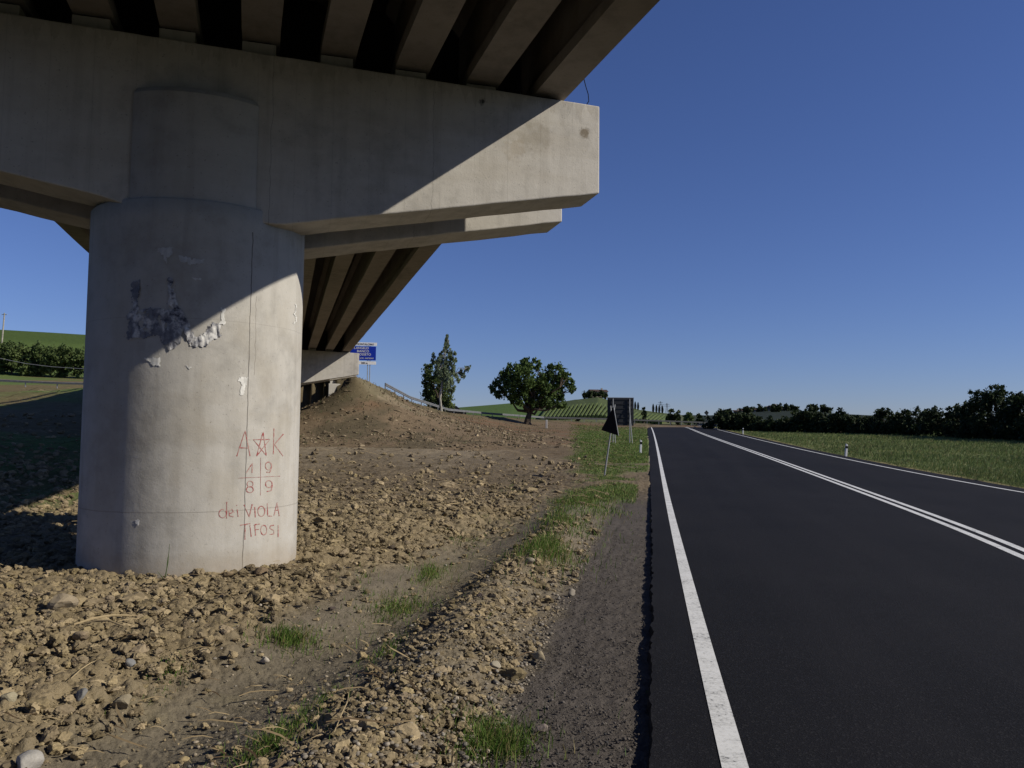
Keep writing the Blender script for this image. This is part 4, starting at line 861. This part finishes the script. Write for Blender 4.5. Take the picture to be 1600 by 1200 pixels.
# single stones worth pointing at
for i, (x, y, rp_, col, rough, lab) in enumerate([(100, 958, 26, (.30, .245, .17), .35, 'big tan clod half buried left of the pier foot'), (40, 1212, 26, (.40, .38, .35), .3, 'large pale whitish rock at the bottom left corner'), (355, 906, 10, (.22, .165, .10), .4, 'round brown clod resting against the pier foot'), (409, 902, 13, (.19, .14, .09), .5, 'dark clod at the right side of the pier foot'),
    (829, 884, 8, (.34, .30, .23), .3, 'small pale stone at the end of the bright grass clump'), (203, 1046, 10, (.22, .22, .22), .3, 'grey angular stone in the clods'), (190, 1112, 18, (.27, .23, .16), .4, 'tan flat stone in the lower clods'), (128, 1100, 14, (.2, .195, .185), .3, 'grey rounded stone near the left clods'), (414, 1040, 8, (.45, .40, .33), .2, 'small pale stone left of the pebble cluster'), (775, 1052, 11, (.38, .34, .26), .2, 'oval tan stone on the verge berm'),
    (842, 1039, 14, (.36, .30, .2), .3, 'flat yellowish stone at the berm edge'), (657, 1036, 6, (.4, .36, .3), .2, 'round pale pebble on the ridge of the berm'), (893, 934, 8, (.26, .23, .19), .2, 'oval stone at the upper berm beside the gravel'), (846, 1151, 10, (.28, .23, .2), .2, 'brown stone lying on the gravel near the bottom grass'), (125, 1005, 14, (.27, .21, .14), .4, 'squarish tan clod below the big left clod'), (12, 1105, 16, (.33, .29, .2), .4, 'tan clod at the left picture edge')]):
    P = ground_pt(x, y); r_ = rp_/FP*P[1]; V0, F0 = ico(3); g = np.random.default_rng(900+i); q = V0.copy()
    for _ in range(9): d = g.normal(size=3); d /= np.linalg.norm(d); q *= (1+rough*np.clip(V0@d-.2, 0, 1)*g.uniform(-1, .4))[:, None]; q = q-d*np.maximum(0, q@d-g.uniform(.5, .8))[:, None]
    q *= np.array([1.1, .9, .75]); q *= 1+g.normal(size=(len(q), 1))*.02; o = mesh_np('stone', q*r_, F0, M['clod'], np.broadcast_to(np.array(col)*.85, (len(q), 3)), rough < .35); o.location = (P[0], P[1], P[2]+r_*.45+.03); o.rotation_euler = (0, 0, g.uniform(0, 6)); tag(o, lab, 'stone')
# straw and twigs
def ribbons(name, X, Y, z, length, width, cols, lift, seed, mat, sty=.3):
    g = np.random.default_rng(seed); n = len(X); a = g.random(n)*6.283; dx = np.cos(a); dy = np.sin(a)*.8; dz = g.normal(size=n)*sty; V = []
    for s, hw in ((-1, .25), (-.3, 1), (.4, 1), (1, .2)):
        bend = (s*s)*g.normal(size=n)*.25*length; cx = X+dx*s*length-dy*bend; cy = Y+dy*s*length+dx*bend; cz = z+lift+np.abs(dz)*(s+1)*length*.5+.012*(1-s*s)
        V += [np.stack([cx-dy*width*hw, cy+dx*width*hw, cz], 1), np.stack([cx+dy*width*hw, cy-dx*width*hw, cz+width*.6], 1)]
    V = np.stack(V, 1).reshape(-1, 3); b = (np.arange(n)*8)[:, None]; F = np.concatenate([b+np.array([2*k, 2*k+1, 2*k+3, 2*k+2])[None] for k in range(3)]); return mesh_np(name, V, F, mat, np.repeat(cols, 8, 0))
N = 22000; X, Y = polar(N, 3, 60); D = XL(Y)-X; wgt = .05+.9*ss(16, 21, Y)*(1-ss(34, 44, Y))+.35*ss(34, 44, Y); k = (rng.random(N) < wgt) & (D > .9) & (np.hypot(X-PC[0], Y-PC[1]) > PR+.05); X, Y = X[k], Y[k]; n = len(X); t = rng.random((n, 1))**1.5
c = np.array([.36, .28, .16])*t+np.array([.09, .06, .035])*(1-t); ln = (.05+.12*rng.random(n)**2)*(.8+.035*Y)
o = ribbons('straw', X, Y, seat(X, Y), ln, ln*.03+.0025, c, .03+.03*(Y < 20), 8, M['straw']); o['kind'] = 'stuff'; tag(o, 'dry straw and twigs scattered over the bare ground', 'straw')
for i, (x0, y0, x1, y1, wv, lab) in enumerate([(115, 985, 215, 972, .02, 'long dry reed piece lying below the big clod'), (130, 984, 195, 990, .018, 'second dry reed crossing the long reed piece'), (110, 1072, 150, 1045, .007, 'curved dry stalk in the lower left clods'), (522, 1160, 545, 1095, .006, 'bent dry stalk on the verge berm at the bottom'), (690, 794, 742, 790, .02, 'pale straight stick on the far clods')]):
    a = ground_pt(x0, y0)+[0, 0, .05]; b = ground_pt(x1, y1)+[0, 0, .06]; mid = (a+b)/2+np.array([.02, .04, .03]); m = MB(); m.tube([tuple(a), tuple((a+mid)/2+[0, .01, .01]), tuple(mid), tuple((b+mid)/2), tuple(b)], [wv*.4, wv*.6, wv*.55, wv*.5, wv*.2], 6); o = m.build('dry_stalk', plain('dry_reed', (.36, .28, .16), .8)); tag(o, lab, 'dry stalk')
def blades(name, X, Y, z, h, wd, cols, seed, lean=.45, wind=(.15, 0)):
    g = np.random.default_rng(seed); n = len(X); a = g.random(n)*6.283; la = g.random(n)*6.283; ll = np.abs(g.normal(size=n))*lean*h; lx = np.cos(la)*ll+wind[0]*h; ly = np.sin(la)*ll+wind[1]*h; V = []
    for s, hw in ((0, 1), (.45, .8), (.8, .45), (1., .08)):
        cx = X+lx*s*s; cy = Y+ly*s*s; cz = z+h*s*(1-.18*s); V += [np.stack([cx-np.cos(a)*wd*hw, cy-np.sin(a)*wd*hw, cz], 1), np.stack([cx+np.cos(a)*wd*hw, cy+np.sin(a)*wd*hw, cz], 1)]
    V = np.stack(V, 1).reshape(-1, 3); b = (np.arange(n)*8)[:, None]; F = np.concatenate([b+np.array([2*k, 2*k+1, 2*k+3, 2*k+2])[None] for k in range(3)]); return mesh_np(name, V, F, M['grass'], np.repeat(cols, 8, 0))
def gcol(n, a=(.07, .13, .022), b=(.17, .22, .06), dry=.15):
    t = rng.random((n, 1)); c = np.array(a)*(1-t)+np.array(b)*t; d = rng.random((n, 1)) < dry; return np.where(d, np.array([.24, .20, .09]), c)
# tufts on the left
TF = [(455, 1000, 50, 22, 700, .10), (430, 1165, 60, 35, 900, .09), (775, 1165, 62, 38, 1500, .10), (672, 902, 24, 18, 500, .12), (620, 955, 62, 30, 900, .09), (850, 858, 45, 28, 1500, .16), (880, 815, 48, 24, 1100, .14), (910, 785, 50, 22, 1200, .14), (740, 850, 30, 14, 150, .1), (715, 845, 20, 10, 100, .09), (265, 1048, 30, 22, 130, .07), (605, 1020, 30, 22, 250, .08), (570, 900, 20, 30, 60, .08), (235, 1090, 25, 30, 90, .07), (800, 765, 30, 10, 200, .1), (500, 1100, 40, 30, 200, .07), (1017, 1095, 5, 12, 30, .05), (760, 810, 20, 8, 100, .1)]
XX = []; HH = []
for x, y, rx, ry, n, h in TF:
    P = ground_pt(x, y); sx = rx/FP*P[1]; d = max(1e-3, P[1]-ground_pt(x, y+ry)[1]); a = rng.normal(size=(n, 2))*.40*np.exp(.45*rng.normal(size=(n, 1))); cl = rng.normal(size=(n, 2)); q = np.stack([P[0]+a[:, 0]*sx*1.2, P[1]+a[:, 1]*d*1.2], 1); XX.append(q); HH.append(h*rng.uniform(.5, 1.3, n))
Q = np.vstack(XX); h = np.concatenate(HH); k = Q[:, 0] < XL(Q[:, 1])-.02; Q = Q[k]; h = h[k]
o = blades('grass_tufts', Q[:, 0], Q[:, 1], seat(Q[:, 0], Q[:, 1])-.01, h, .0022+.00022*Q[:, 1], gcol(len(Q), (.05, .11, .016), (.15, .22, .045), .22), 12); o['kind'] = 'stuff'; tag(o, 'green grass tufts growing in the verge ditch', 'grass')
# verge grass
N = 90000; X, Y = polar(N, 13, 112, 800, 1016); D = XL(Y)-X; n1 = fbm(X, Y, 2.0, 4, 21); wgt = ss(15, 21, Y)*(1-ss(1.7+.085*np.maximum(0, Y-24), 2.5+.10*np.maximum(0, Y-24), D+.7*n1))*ss(-.2, .25, fbm(X, Y, 1.6, 4, 66)+.12+.3*ss(26, 40, Y)); k = (rng.random(N) < wgt) & (D > .35-.28*ss(24, 32, Y)); X, Y = X[k], Y[k]
o = blades('verge_grass', X, Y, seat(X, Y)-.02, .04+.12*rng.random(len(X)), .005+.0003*Y, gcol(len(X), (.07, .13, .025), (.17, .23, .06), .16), 13); o['kind'] = 'stuff'; tag(o, 'bright green grass on the left road verge around the signs', 'grass')
# field grass on the right
N = 150000; r_ = np.exp(rng.uniform(math.log(14), math.log(115), N)); px = rng.uniform(1040, 1760, N); X = (px-800)/FP*r_; Y = r_; D = X-XR(Y); k = (D > .15) & (rng.random(N) < .35+.65*ss(.3, 1.5, D)); X, Y, D = X[k], Y[k], D[k]
h = (.07+.13*ss(.5, 2.5, D))*(.6+.8*rng.random(len(X)))*(1+.35*fbm(X, Y, 3, 2, 5)); t = (.5+.5*fbm(X, Y, 5, 3, 8))[:, None]; cc = gcol(len(X), (.10, .145, .045), (.15, .185, .065), .08)*(.75+.5*t); e = (1-ss(.3, 1.1, D))[:, None]*.6; cc = cc*(1-e)+np.array([.22, .19, .08])*e
o = blades('field_grass', X, Y, seat(X, Y)-.02, h, .005+.0003*Y, cc, 14, .35, (.25, 0)); o['kind'] = 'stuff'; tag(o, 'tall green meadow grass in the field right of the road', 'grass')
# bank and mound weeds
N = 20000; X, Y = polar(N, 36, 130, 440, 1010); sdv, _ = ridge(X, Y); L, T = LT(X, Y); k = ((sdv > -12) & (sdv < 1.5) & (fbm(X, Y, 6, 3, 41)+.4*fbm(X, Y, 1.5, 2, 3) > -.15)) | ((T > 30) & (L > 5.2) & (L < 16) & (fbm(X, Y, 3, 3, 71) > .05)); X, Y = X[k], Y[k]
tt = rng.random((len(X), 1)); o = blades('bank_weeds', X, Y, seat(X, Y)-.03, .05+.25*rng.random(len(X))**3, .010+.0003*Y, np.where(tt < .35, np.array([.08, .09, .035]), np.array([.19, .15, .09])), 15); o['kind'] = 'stuff'; tag(o, 'dry and green weeds over the embankment slopes', 'weeds')
# weeds standing against the pier
m = MB()
for x0, y0, x1, y1 in ((257, 900, 265, 850), (258, 902, 246, 893), (256, 902, 262, 870)):
    a = ground_pt(x0, y0+8); z0 = a[2]; b = atY(x1, y1, a[1]); m.tube([tuple(a), tuple((a+b)/2+[.01, 0, 0]), tuple(b)], [.006, .005, .002], 5)
tag(m.build('weed_stalk', plain('weed_green', (.06, .09, .03), .7)), 'thin green weed stalk standing in front of the pier foot', 'plant')
